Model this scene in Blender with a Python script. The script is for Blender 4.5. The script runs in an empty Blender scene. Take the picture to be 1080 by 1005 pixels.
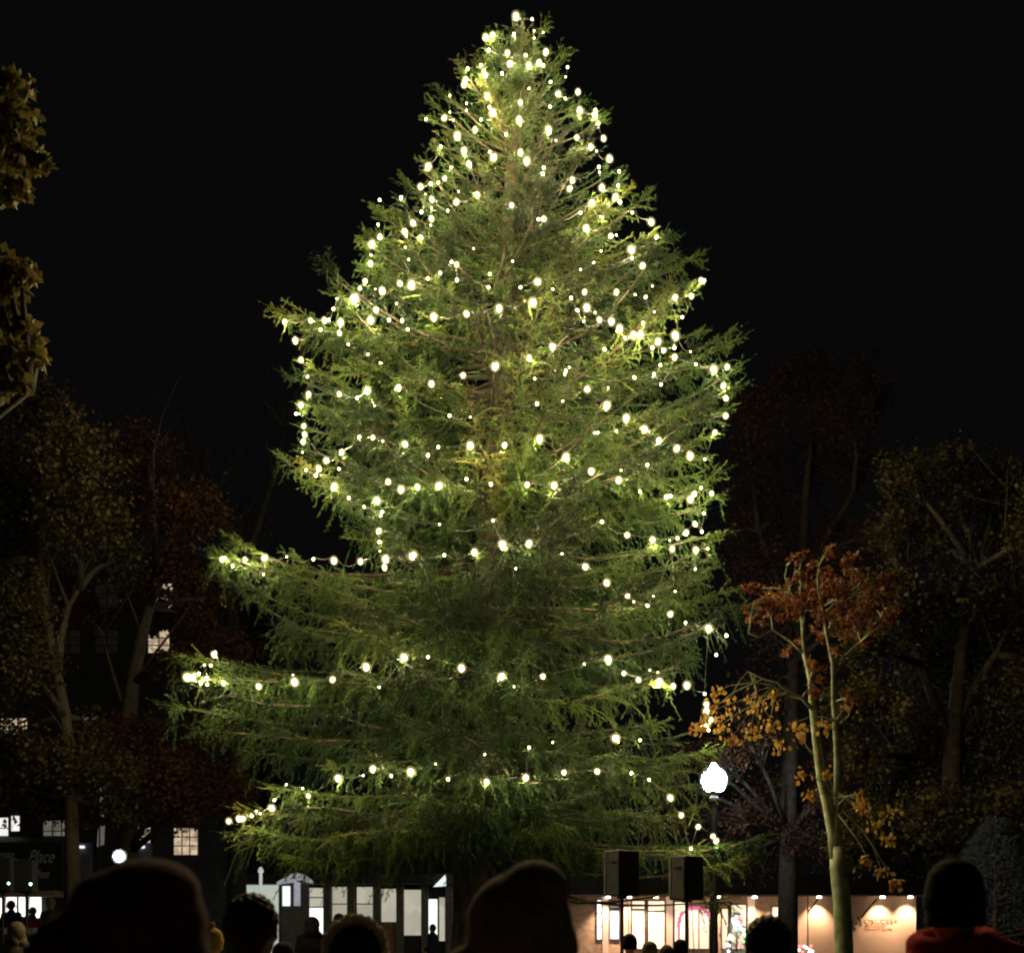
import bpy, math, random
import numpy as np
from mathutils import Vector
PI = math.pi
random.seed(7); rng = np.random.default_rng(11)
scene = bpy.context.scene
COL = scene.collection
# ------------------------------------------------------------------ camera
F = 1300.0; CX = 540.0; HY = 978.0; CZ = 1.65
def P(px, py, D):                       # photograph pixel at a distance -> place in the square
    return Vector(((px-CX)/F*D, D, CZ+(HY-py)/F*D))
cam = bpy.data.cameras.new('camera'); camo = bpy.data.objects.new('camera', cam); COL.objects.link(camo)
camo.location = (0, 0, CZ); camo.rotation_euler = (PI/2, 0, 0)
cam.sensor_width = 36; cam.lens = F/1080*36; cam.shift_y = (HY-502.5)/1080
cam.clip_start = 0.1; cam.clip_end = 2000
cam.dof.use_dof = True; cam.dof.focus_distance = 18.0; cam.dof.aperture_fstop = 3.2
scene.camera = camo
scene.view_settings.view_transform = 'Standard'; scene.view_settings.look = 'None'
scene.view_settings.exposure = 0.0; scene.view_settings.gamma = 1.0
cy = scene.cycles
cy.pixel_filter_type = 'BLACKMAN_HARRIS'; cy.filter_width = 2.2
cy.max_bounces = 5; cy.diffuse_bounces = 3; cy.glossy_bounces = 2; cy.transmission_bounces = 3
cy.sample_clamp_indirect = 4.0; cy.use_denoising = True
cy.caustics_reflective = False; cy.caustics_refractive = False
try: cy.use_light_tree = True
except Exception: pass
# ------------------------------------------------------------------ materials
def nodes(m):
    m.use_nodes = True; nt = m.node_tree
    return nt, nt.nodes['Principled BSDF']
def mat(name, c, rough=.7, var=.18, scale=6, metallic=0, c2=None, bump=.1, bscale=None, spec=.4):
    m = bpy.data.materials.new(name); nt, b = nodes(m)
    tc = nt.nodes.new('ShaderNodeTexCoord'); n = nt.nodes.new('ShaderNodeTexNoise')
    n.inputs['Scale'].default_value = scale; n.inputs['Detail'].default_value = 5
    nt.links.new(tc.outputs['Object'], n.inputs['Vector'])
    r = nt.nodes.new('ShaderNodeValToRGB')
    a = [max(0, v*(1-var)) for v in c]; z = list(c2) if c2 else [min(1, v*(1+var)) for v in c]
    r.color_ramp.elements[0].position = .35; r.color_ramp.elements[1].position = .65
    r.color_ramp.elements[0].color = (*a, 1); r.color_ramp.elements[1].color = (*z, 1)
    nt.links.new(n.outputs['Fac'], r.inputs['Fac']); nt.links.new(r.outputs['Color'], b.inputs['Base Color'])
    b.inputs['Roughness'].default_value = rough; b.inputs['Metallic'].default_value = metallic
    b.inputs['Specular IOR Level'].default_value = spec
    if bump:
        n2 = nt.nodes.new('ShaderNodeTexNoise'); n2.inputs['Scale'].default_value = bscale or scale*8
        nt.links.new(tc.outputs['Object'], n2.inputs['Vector'])
        bp = nt.nodes.new('ShaderNodeBump'); bp.inputs['Strength'].default_value = bump*3; bp.inputs['Distance'].default_value = .01
        nt.links.new(n2.outputs['Fac'], bp.inputs['Height']); nt.links.new(bp.outputs['Normal'], b.inputs['Normal'])
    return m
def emat(name, c, s, base=(.3, .3, .3), var=0, scale=3):
    m = bpy.data.materials.new(name); nt, b = nodes(m)
    b.inputs['Base Color'].default_value = (*base, 1); b.inputs['Emission Strength'].default_value = s
    b.inputs['Emission Color'].default_value = (*c, 1)
    if var:
        tc = nt.nodes.new('ShaderNodeTexCoord'); n = nt.nodes.new('ShaderNodeTexVoronoi'); n.inputs['Scale'].default_value = scale
        nt.links.new(tc.outputs['Object'], n.inputs['Vector'])
        mx = nt.nodes.new('ShaderNodeMix'); mx.data_type = 'RGBA'
        mx.inputs['A'].default_value = (*[v*(1-var) for v in c], 1); mx.inputs['B'].default_value = (*c, 1)
        sp = nt.nodes.new('ShaderNodeSeparateColor'); nt.links.new(n.outputs['Color'], sp.inputs['Color'])
        nt.links.new(sp.outputs[0], mx.inputs['Factor']); nt.links.new(mx.outputs['Result'], b.inputs['Emission Color'])
    return m
def leafmat(name, cols, rough=.55, trans=.0):
    """colour picked by the per-leaf 'tone' attribute: natural difference from leaf to leaf"""
    m = bpy.data.materials.new(name); nt, b = nodes(m)
    a = nt.nodes.new('ShaderNodeAttribute'); a.attribute_name = 'tone'
    r = nt.nodes.new('ShaderNodeValToRGB'); e = r.color_ramp.elements
    while len(e) < len(cols): e.new(.5)
    for i, c in enumerate(cols):
        e[i].position = i/(len(cols)-1); e[i].color = (*c, 1)
    nt.links.new(a.outputs['Fac'], r.inputs['Fac']); nt.links.new(r.outputs['Color'], b.inputs['Base Color'])
    b.inputs['Roughness'].default_value = rough; b.inputs['Specular IOR Level'].default_value = .12
    if trans:
        t = nt.nodes.new('ShaderNodeBsdfTranslucent'); ms = nt.nodes.new('ShaderNodeMixShader'); ms.inputs[0].default_value = trans
        nt.links.new(r.outputs['Color'], t.inputs['Color']); nt.links.new(b.outputs[0], ms.inputs[1]); nt.links.new(t.outputs[0], ms.inputs[2])
        nt.links.new(ms.outputs[0], nt.nodes['Material Output'].inputs['Surface'])
    return m
# ------------------------------------------------------------------ objects
def tag(o, label=None, cat=None, group=None, kind=None):
    if label: o['label'] = label
    if cat: o['category'] = cat
    if group: o['group'] = group
    if kind: o['kind'] = kind
    return o
def link(o, parent=None):
    COL.objects.link(o)
    if parent is not None: o.parent = parent
    return o
def empty(name, loc=(0, 0, 0), rz=0):
    o = bpy.data.objects.new(name, None); o.location = loc; o.rotation_euler = (0, 0, rz); o.empty_display_size = .2
    return link(o)
class MB:
    def __init__(s): s.v = []; s.f = []
    def box(s, x0, x1, y0, y1, z0, z1):
        b = len(s.v)
        s.v += [(x, y, z) for z in (z0, z1) for y in (y0, y1) for x in (x0, x1)]
        s.f += [tuple(b+i for i in q) for q in ((0, 2, 3, 1), (4, 5, 7, 6), (0, 1, 5, 4), (2, 6, 7, 3), (0, 4, 6, 2), (1, 3, 7, 5))]
        return s
    def poly(s, pts):
        b = len(s.v); s.v += [tuple(p) for p in pts]; s.f.append(tuple(range(b, b+len(pts)))); return s
    def prism(s, pts, y0, y1):          # outline in x,z pushed from y0 to y1
        n = len(pts); b = len(s.v)
        s.v += [(x, y0, z) for x, z in pts] + [(x, y1, z) for x, z in pts]
        s.f.append(tuple(range(b, b+n))); s.f.append(tuple(range(b+2*n-1, b+n-1, -1)))
        for i in range(n): s.f.append((b+i, b+n+i, b+n+(i+1) % n, b+(i+1) % n))
        return s
    def tube(s, pts, rad, seg=8):
        pts = [Vector(p) for p in pts]; n = len(pts)
        if not hasattr(rad, '__len__'): rad = [rad]*n
        b = len(s.v); up = None
        for i, p in enumerate(pts):
            t = (pts[min(i+1, n-1)]-pts[max(i-1, 0)]).normalized()
            if up is None: up = t.orthogonal().normalized()
            up = (up-t*up.dot(t)).normalized(); w = t.cross(up)
            for k in range(seg):
                a = 2*PI*k/seg; s.v.append(tuple(p+(up*math.cos(a)+w*math.sin(a))*rad[i]))
        for i in range(n-1):
            for k in range(seg):
                s.f.append((b+i*seg+k, b+i*seg+(k+1) % seg, b+(i+1)*seg+(k+1) % seg, b+(i+1)*seg+k))
        s.f.append(tuple(b+k for k in reversed(range(seg)))); s.f.append(tuple(b+(n-1)*seg+k for k in range(seg)))
        return s
    def lathe(s, prof, c=(0, 0, 0), seg=16, sx=1, sy=1):   # prof = (r,z)
        b = len(s.v)
        for r, z in prof:
            for k in range(seg):
                a = 2*PI*k/seg; s.v.append((c[0]+r*math.cos(a)*sx, c[1]+r*math.sin(a)*sy, c[2]+z))
        for i in range(len(prof)-1):
            for k in range(seg):
                s.f.append((b+i*seg+k, b+i*seg+(k+1) % seg, b+(i+1)*seg+(k+1) % seg, b+(i+1)*seg+k))
        s.f.append(tuple(b+k for k in reversed(range(seg)))); s.f.append(tuple(b+(len(prof)-1)*seg+k for k in range(seg)))
        return s
    def ell(s, c, r, seg=16, rings=10, rot=None):
        b = len(s.v)
        for i in range(rings+1):
            th = PI*i/rings; z = -math.cos(th); q = max(math.sin(th), .001)
            for k in range(seg):
                a = 2*PI*k/seg; v = Vector((q*math.cos(a)*r[0], q*math.sin(a)*r[1], z*r[2]))
                if rot is not None: v = rot @ v
                s.v.append(tuple(v+Vector(c)))
        for i in range(rings):
            for k in range(seg):
                s.f.append((b+i*seg+k, b+i*seg+(k+1) % seg, b+(i+1)*seg+(k+1) % seg, b+(i+1)*seg+k))
        s.f.append(tuple(b+k for k in reversed(range(seg)))); s.f.append(tuple(b+rings*seg+k for k in range(seg)))
        return s
    def cap(s, a, c, ra, rc, seg=12):   # tapered limb with round ends
        a = Vector(a); c = Vector(c); d = (c-a).normalized()
        pts = []; rr = []
        for i in range(4):
            t = PI/2*(i+.05)/4; pts.append(a-d*ra*math.cos(t)); rr.append(ra*math.sin(t))
        pts.append(a); rr.append(ra); pts.append(c); rr.append(rc)
        for i in reversed(range(4)):
            t = PI/2*(i+.05)/4; pts.append(c+d*rc*math.cos(t)); rr.append(rc*math.sin(t))
        return s.tube(pts, rr, seg)
    def mesh(s, name, m, smooth=False):
        me = bpy.data.meshes.new(name); me.from_pydata([tuple(map(float, v)) for v in s.v], [], s.f); me.update()
        if m: me.materials.append(m)
        if smooth: me.polygons.foreach_set('use_smooth', [True]*len(me.polygons))
        return me
    def build(s, name, m, parent=None, smooth=False, loc=None):
        o = bpy.data.objects.new(name, s.mesh(name, m, smooth)); link(o, parent)
        if loc is not None: o.location = loc
        return o
def np_mesh(name, V, T, m, tone=None, ngon=3):
    me = bpy.data.meshes.new(name); nv = len(V); nf = len(T)
    me.vertices.add(nv); me.vertices.foreach_set('co', V.astype(np.float32).ravel())
    me.loops.add(nf*ngon); me.loops.foreach_set('vertex_index', T.astype(np.int32).ravel())
    me.polygons.add(nf); me.polygons.foreach_set('loop_start', np.arange(0, nf*ngon, ngon, dtype=np.int32))
    me.update(calc_edges=True)
    if tone is not None:
        a = me.attributes.new('tone', 'FLOAT', 'POINT'); a.data.foreach_set('value', tone.astype(np.float32))
    me.materials.append(m); return me
def norm(a): return a/np.maximum(np.linalg.norm(a, axis=-1, keepdims=True), 1e-9)
# ------------------------------------------------------------------ needles and leaves
def needle_mesh(name, Pp, D, L, tone, m, n=13, nl=.027, nw=.0105):
    N = len(Pp); D = norm(D)
    ref = np.where(np.abs(D[:, 2:3]) < .9, np.array([[0, 0, 1.]]), np.array([[1., 0, 0]]))
    U = norm(np.cross(D, ref)); W = np.cross(D, U); ph = rng.random(N)*2*PI
    V = np.empty((N, n*3, 3), np.float32)
    for i in range(n):
        a = ph+i*2.39996; R = U*np.cos(a)[:, None]+W*np.sin(a)[:, None]; S = np.cross(D, R)
        base = Pp+D*(L*(i+.3)/n)[:, None]
        k = nl*(.8+.4*rng.random((N, 1)))*(1.15-.4*i/n)
        tip = base+D*k*.75+R*k*.62
        V[:, i*3] = base-S*nw*.5; V[:, i*3+1] = base+S*nw*.5; V[:, i*3+2] = tip
    V = V.reshape(-1, 3); T = np.arange(len(V)).reshape(-1, 3)
    return np_mesh(name, V, T, m, np.repeat(tone, n*3))
def leaf_mesh(name, C, size, tone, m, droop=.3):
    N = len(C)
    D = norm(rng.normal(size=(N, 3))+np.array([0, 0, -droop*2])); U = norm(np.cross(D, rng.normal(size=(N, 3)))); W = np.cross(D, U)
    s = size*(.6+.8*rng.random((N, 1)))
    V = np.empty((N, 4, 3)); V[:, 0] = C; V[:, 1] = C+D*s*.5+U*s*.38+W*s*.12; V[:, 2] = C+D*s; V[:, 3] = C+D*s*.5-U*s*.38+W*s*.12
    b = np.arange(N)[:, None]*4
    T = np.concatenate([b+np.array([[0, 1, 2]]), b+np.array([[0, 2, 3]])], axis=0)
    return np_mesh(name, V.reshape(-1, 3), T, m, np.repeat(tone, 4))
# ================================================================== THE SPRUCE
bark = mat('spruce_bark', (.042, .030, .020), .9, .4, 9, bump=.5, bscale=26)
needle = leafmat('spruce_needles', [(.003, .009, .004), (.013, .030, .010), (.062, .105, .025), (.15, .145, .036)])
needle_top = needle
TD = 20.0
xb, xt = (492-CX)/F*TD, (550-CX)/F*TD
ZT = CZ+(HY-14)/F*TD
def trunk_x(z): return xb+(xt-xb)*z/ZT
OUT = [(10, 541, 562), (30, 512, 588), (50, 494, 604), (80, 467, 624), (100, 446, 638), (130, 440, 646), (170, 440, 655), (200, 420, 668), (215, 400, 678),
       (240, 396, 698), (270, 392, 708), (300, 370, 722), (330, 298, 738), (350, 306, 766), (380, 306, 782), (400, 304, 782), (430, 304, 776), (450, 305, 758),
       (480, 310, 745), (505, 338, 758), (530, 372, 758), (560, 374, 758), (574, 366, 758), (584, 240, 760), (592, 226, 762), (610, 228, 752), (640, 236, 775), (665, 236, 792),
       (690, 202, 784), (720, 184, 768), (760, 186, 762), (800, 205, 755), (840, 235, 765), (880, 246, 790), (905, 262, 770), (930, 280, 690)]
OZ = np.array([CZ+(HY-y)/F*TD for y, _, _ in OUT])[::-1]
OL = np.array([trunk_x(CZ+(HY-y)/F*TD)-(l-CX)/F*TD for y, l, _ in OUT])[::-1]
OR = np.array([(r-CX)/F*TD-trunk_x(CZ+(HY-y)/F*TD) for y, _, r in OUT])[::-1]
def reach(z, phi):
    L = np.interp(z, OZ, OL); R = np.interp(z, OZ, OR); w = (1+math.cos(phi))/2
    s = math.sin(phi)
    base = (R*w+L*(1-w))
    m = .5*(L+R)
    return base*(1-s*s)+s*s*m*.93
segP, segD, segL, segT = [], [], [], []
limbs = []
ZV = np.array([0, 0, 1.])
def strand(base, d, ln, hang, tone, tw=.055, tl=(.07, .10), spread=.6, curl=0.0):
    """one spray: a curved stem clothed in needles with short side fingers"""
    lat = norm(np.cross(d, ZV)+1e-4)*curl
    def R(u):
        u = np.asarray(u)[:, None]
        return base+ln*(d*(u-.35*u*u*hang)-ZV*hang*u**1.7+lat*u*u)
    k = max(2, int(ln/.07)); u = np.arange(k)/k; p = R(u); dd = R(u+1/k)-p
    segP.append(p); segD.append(dd); segL.append(np.linalg.norm(dd, axis=1)*1.15); segT.append(tone+rng.normal(size=k)*.05)
    m = max(2, int(ln/tw)); u = (np.arange(m)+.6+rng.random(m)*.5)/m*.96
    pb = R(u); tn = norm(R(u+.04)-R(u-.04)); s2 = norm(np.cross(tn, d+np.array([.01, .02, .5])))
    sg = np.where(np.arange(m) % 2 == 0, 1, -1)[:, None]
    dr = tn*.85+s2*sg*spread+np.array([0, 0, -.35*hang])+rng.normal(size=(m, 3))*.16
    segP.append(pb); segD.append(dr); segL.append((tl[0]+tl[1]*(1-u)*rng.random(m))); segT.append(tone+.06*u+rng.normal(size=m)*.07)
def branch(z0, tip, fat=1.0, back=False, up=False, dens=1.0, seed=None, curtain=1.0):
    root = np.array([trunk_x(z0), TD, z0]); tip = np.array(tip, float)
    h = tip-root; hl = np.linalg.norm(h[:2])+1e-6; bl = np.linalg.norm(h)
    t = np.linspace(0, 1, 15)
    sag = (.02 if up else random.uniform(.06, .17))*hl
    wob = rng.normal(size=(3,))*.055*hl
    side = np.array([-h[1], h[0], 0])/hl
    def Q(t):
        t = np.asarray(t)[:, None]
        p = root+h*t; p[:, 2:3] += -sag*np.sin(PI*t**.85)*(1-.2*t)+wob[2]*.5*np.sin(2.2*PI*t)*t
        return p+side*(wob[0]*np.sin(PI*t)+wob[1]*np.sin(2*PI*t)*.6)
    limbs.append((Q(t), .008+.0085*bl))
    btone = rng.normal()*.17
    droopy = 0.0 if up else min(1.0, .25+.75*max(0, (14-z0)/5))
    sp = (.12 if back else .085)/dens
    ts = np.arange(.20 if bl > 1.2 else .06, 1.0, sp/max(bl, .3)); ts = np.clip(ts+rng.normal(size=len(ts))*.012, .03, 1)
    f1, f2 = random.uniform(5, 9), random.uniform(0, 6)
    B = Q(ts); Tn = norm(Q(ts+.02)-Q(ts-.02))
    for i, tt in enumerate(ts):
        sgn = 1 if i % 2 else -1
        clump = .68+.52*math.sin(f1*tt*bl+f2)
        if clump < .3 and random.random() < .5 and not up: continue
        fw = Tn[i]; sd = norm(np.cross(fw, ZV))*sgn
        ln = fat*clump*(min(.72, .15+.30*bl*(1-tt)**.8+.07*bl*(1-abs(2*tt-1))))*(.55+.8*rng.random())
        if up: ln = min(ln, .30)
        if ln < .07: ln = .09
        a = math.radians(32+30*rng.random()); d = fw*math.cos(a)+sd*math.sin(a); d[2] += .5 if up else .14
        strand(B[i], d, ln, droopy*(.15+.55*rng.random()), btone, spread=.62)
        # hanging curtain below the bough
        if not up and curtain and rng.random() < .85*droopy*(0.55 if back else 1) and tt < .97:
            for q in range(1 if tt > .8 or back else 2):
                L = curtain*clump*random.uniform(.18, .56)*min(1, .45+.22*bl)*(1.0-.3*tt)*(1.35 if tip[2] < 8.5 else 1)
                o = B[i]+(d*ln*random.uniform(0, .8))-ZV*.02
                dd = np.array([rng.normal()*.22, rng.normal()*.22, -1])+fw*.25
                strand(o, dd, L, .12, btone-.06, tw=.06, tl=(.06, .07), spread=.38, curl=rng.normal()*.25)
        if i % 4 == 0 and not up:       # shoots that stand up off the bough and hide the wood
            strand(B[i], fw*.8+rng.normal(size=3)*.25+ZV*.35, random.uniform(.10, .22), .0, btone+.07, spread=.6)
    # tip: a fan of fingers
    for q in range(5):
        strand(Q([.93])[0], Tn[-1]+rng.normal(size=3)*.30+ZV*.22, random.uniform(.14, .26), .05, btone+.08, tw=.045, tl=(.06, .06), spread=.75)
    e = np.linspace(.30, .98, max(4, int(bl*9))); segP.append(Q(e)); segD.append(norm(Q(e+.02)-Q(e))+ZV*.15); segL.append(np.full(len(e), bl*.09)); segT.append(np.full(len(e), btone+.05))
z = 2.9; a0 = 0
while z < 15.3:
    nb = 9 if z < 6 else (11 if z < 12 else 9)
    a0 += random.uniform(.3, .9)
    for k in range(nb):
        phi = a0+2*PI*k/nb+random.uniform(-.42, .42)
        ztt = z+random.uniform(-.30, .30)
        r = reach(min(ztt, 16.0), phi)*random.choice([.72, .84, .92, .97, 1.0, 1.02])-(.08 if ztt > 12.5 else 0)
        s = math.sin(phi); back = s > .35
        if back and random.random() < .25: continue
        pk = math.sin(2.3*phi+1.7*ztt+1.0)+math.sin(4.1*phi-2.6*ztt+.4)+.8*math.sin(1.3*ztt+7*phi+2)
        if pk < (-.9 if ztt > 8.3 else -.35) and abs(s) > .45 and ztt < 13.5: r *= random.uniform(.50, .68)          # hollows in the crown
        if r < .08: continue
        up = ztt > 13.9
        if up: r = max(.1, r-.14)
        rise = (.45*r if ztt > 13 else (.20*r if ztt > 9 else (.02*r if ztt > 6.5 else -.16*r)))
        z0 = max(2.8, ztt-rise)
        if -s > .5 and ztt < 8 and random.random() < .12: continue      # the lower front is open and shows the boughs
        if ztt < 6.2 and -s > .15 and random.random() < .38: continue
        if ztt < 4.4 and random.random() < .2: continue
        branch(z0, (trunk_x(ztt)+r*math.cos(phi), TD+r*math.sin(phi), ztt), back=back, up=up, dens=1.0 if r > .8 else 1.35)
    z += .34 if z < 12 else .25
for k in range(34):
    phi = random.uniform(0, 2*PI); zz = random.uniform(14.4, 15.75); r = max(.06, reach(min(zz+.3, 16.3), phi)*random.uniform(.6, .95)-.16)
    branch(zz-.15, (trunk_x(zz)+r*math.cos(phi), TD+r*math.sin(phi), zz+.22), up=True, dens=1.5)
branch(15.7, (xt, TD, ZT-.08), up=True, dens=1.2)
# boughs that break the outline (tip pixel, depth)
for (px, py, d, dz) in [(318, 398, 20, .5), (314, 425, 19.7, .4), (318, 452, 20.2, .3), (322, 505, 19.8, .2), (345, 522, 19.4, .2), (352, 385, 19.2, .5), (368, 540, 19.6, .1), (372, 560, 19.9, .1), (350, 440, 18.9, .3), (345, 480, 18.9, .2), (360, 415, 19.0, .4), (392, 555, 18.8, 0), (772, 430, 20, .4), (752, 462, 19.6, .3), (745, 485, 20, .2), (728, 300, 20, .8), (706, 250, 19.8, .8), (762, 530, 20, .1), (752, 590, 19.6, -.1), (765, 570, 20.3, 0), (384, 250, 20, .8), (400, 222, 19.9, .8), (380, 280, 19.5, .7), (392, 300, 19.2, .6),
   (470, 640, 16.8, -.5), (540, 640, 16.9, -.5), (560, 690, 16.9, -.6), (430, 760, 16.9, -.8), (380, 640, 17.2, -.5), (640, 660, 17.2, -.5), (610, 770, 17.0, -.9), (540, 760, 17.1, -.8), (480, 730, 17.0, -.7), (660, 790, 17.3, -.9), (380, 790, 17.2, -.9), (510, 700, 16.8, -.7), (455, 850, 17.3, -1.1), (490, 870, 17.6, -1.3), (470, 890, 18.0, -1.3), (350, 880, 17.8, -1.2), (400, 870, 17.6, -1.2), (600, 870, 17.6, -1.2), (560, 880, 17.8, -1.2), (280, 830, 18.2, -1.0), (250, 790, 18.8, -.8), (290, 660, 18.0, -.5), (270, 760, 18.0, -.8), (700, 760, 17.9, -.8), (730, 700, 18.4, -.6), (720, 800, 18.4, -.9), (560, 560, 16.6, -.2), (500, 520, 16.5, 0),
   (285, 328, 20, .9), (291, 486, 19.8, -.1), (217, 580, 19.8, -.3), (240, 574, 19.3, -.3), (305, 592, 18.6, -.4), (196, 690, 19.6, -.5), (172, 742, 19.2, -.7), (176, 700, 20.3, -.6),
                        (741, 272, 20, 1.0), (779, 350, 20, .8), (784, 388, 19.6, .5), (801, 640, 19.8, -.5), (776, 622, 19.3, -.4), (812, 884, 18.6, -1.2), (790, 905, 18.9, -1.2), (765, 500, 19.8, .2),
                        (240, 876, 19.0, -1.2), (262, 880, 18.2, -1.2), (300, 905, 18.3, -1.3), (330, 352, 19.3, .5), (770, 560, 19.9, -.2), (690, 862, 17.4, -1.2), (650, 830, 17.0, -1.0),
                        (350, 700, 17.6, -.7), (330, 745, 17.2, -.9), (590, 722, 17.0, -.8), (440, 700, 16.9, -.6), (505, 590, 17.0, -.4), (770, 950, 18.0, -1.4), (750, 935, 17.7, -1.3), (235, 700, 18.6, -.6), (215, 715, 18.9, -.7),
                        (700, 850, 17.2, -1.0), (420, 830, 17.0, -1.0), (480, 845, 17.0, -1.0), (500, 850, 17.2, -1.1), (310, 850, 17.8, -1.0), (600, 820, 17.0, -1.0), (700, 720, 17.6, -.8)]:
    tip = P(px, py, d); r = math.hypot(tip.x-trunk_x(tip.z), tip.y-TD)
    for q in range(1 if py > 500 else 2):
        jz = random.uniform(-.1, .1) if q else 0; k = 1 if q == 0 else random.uniform(.85, .95)
        z0 = max(2.8, tip.z-dz*.6)
        x0 = trunk_x(z0)
        branch(z0+jz, (x0+(tip.x-x0)*k, TD+(tip.y-TD)*k, tip.z+jz), fat=1.1, dens=1.15)
# a low shoot cluster on the trunk side
SP = np.concatenate(segP); SD = np.concatenate(segD); SL = np.concatenate(segL); ST = np.clip(np.concatenate(segT)*1.0+.42, 0, 1)
old = rng.random(len(ST)) < .004; ST[old] = 1.0
print('twigs', len(SP))
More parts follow.
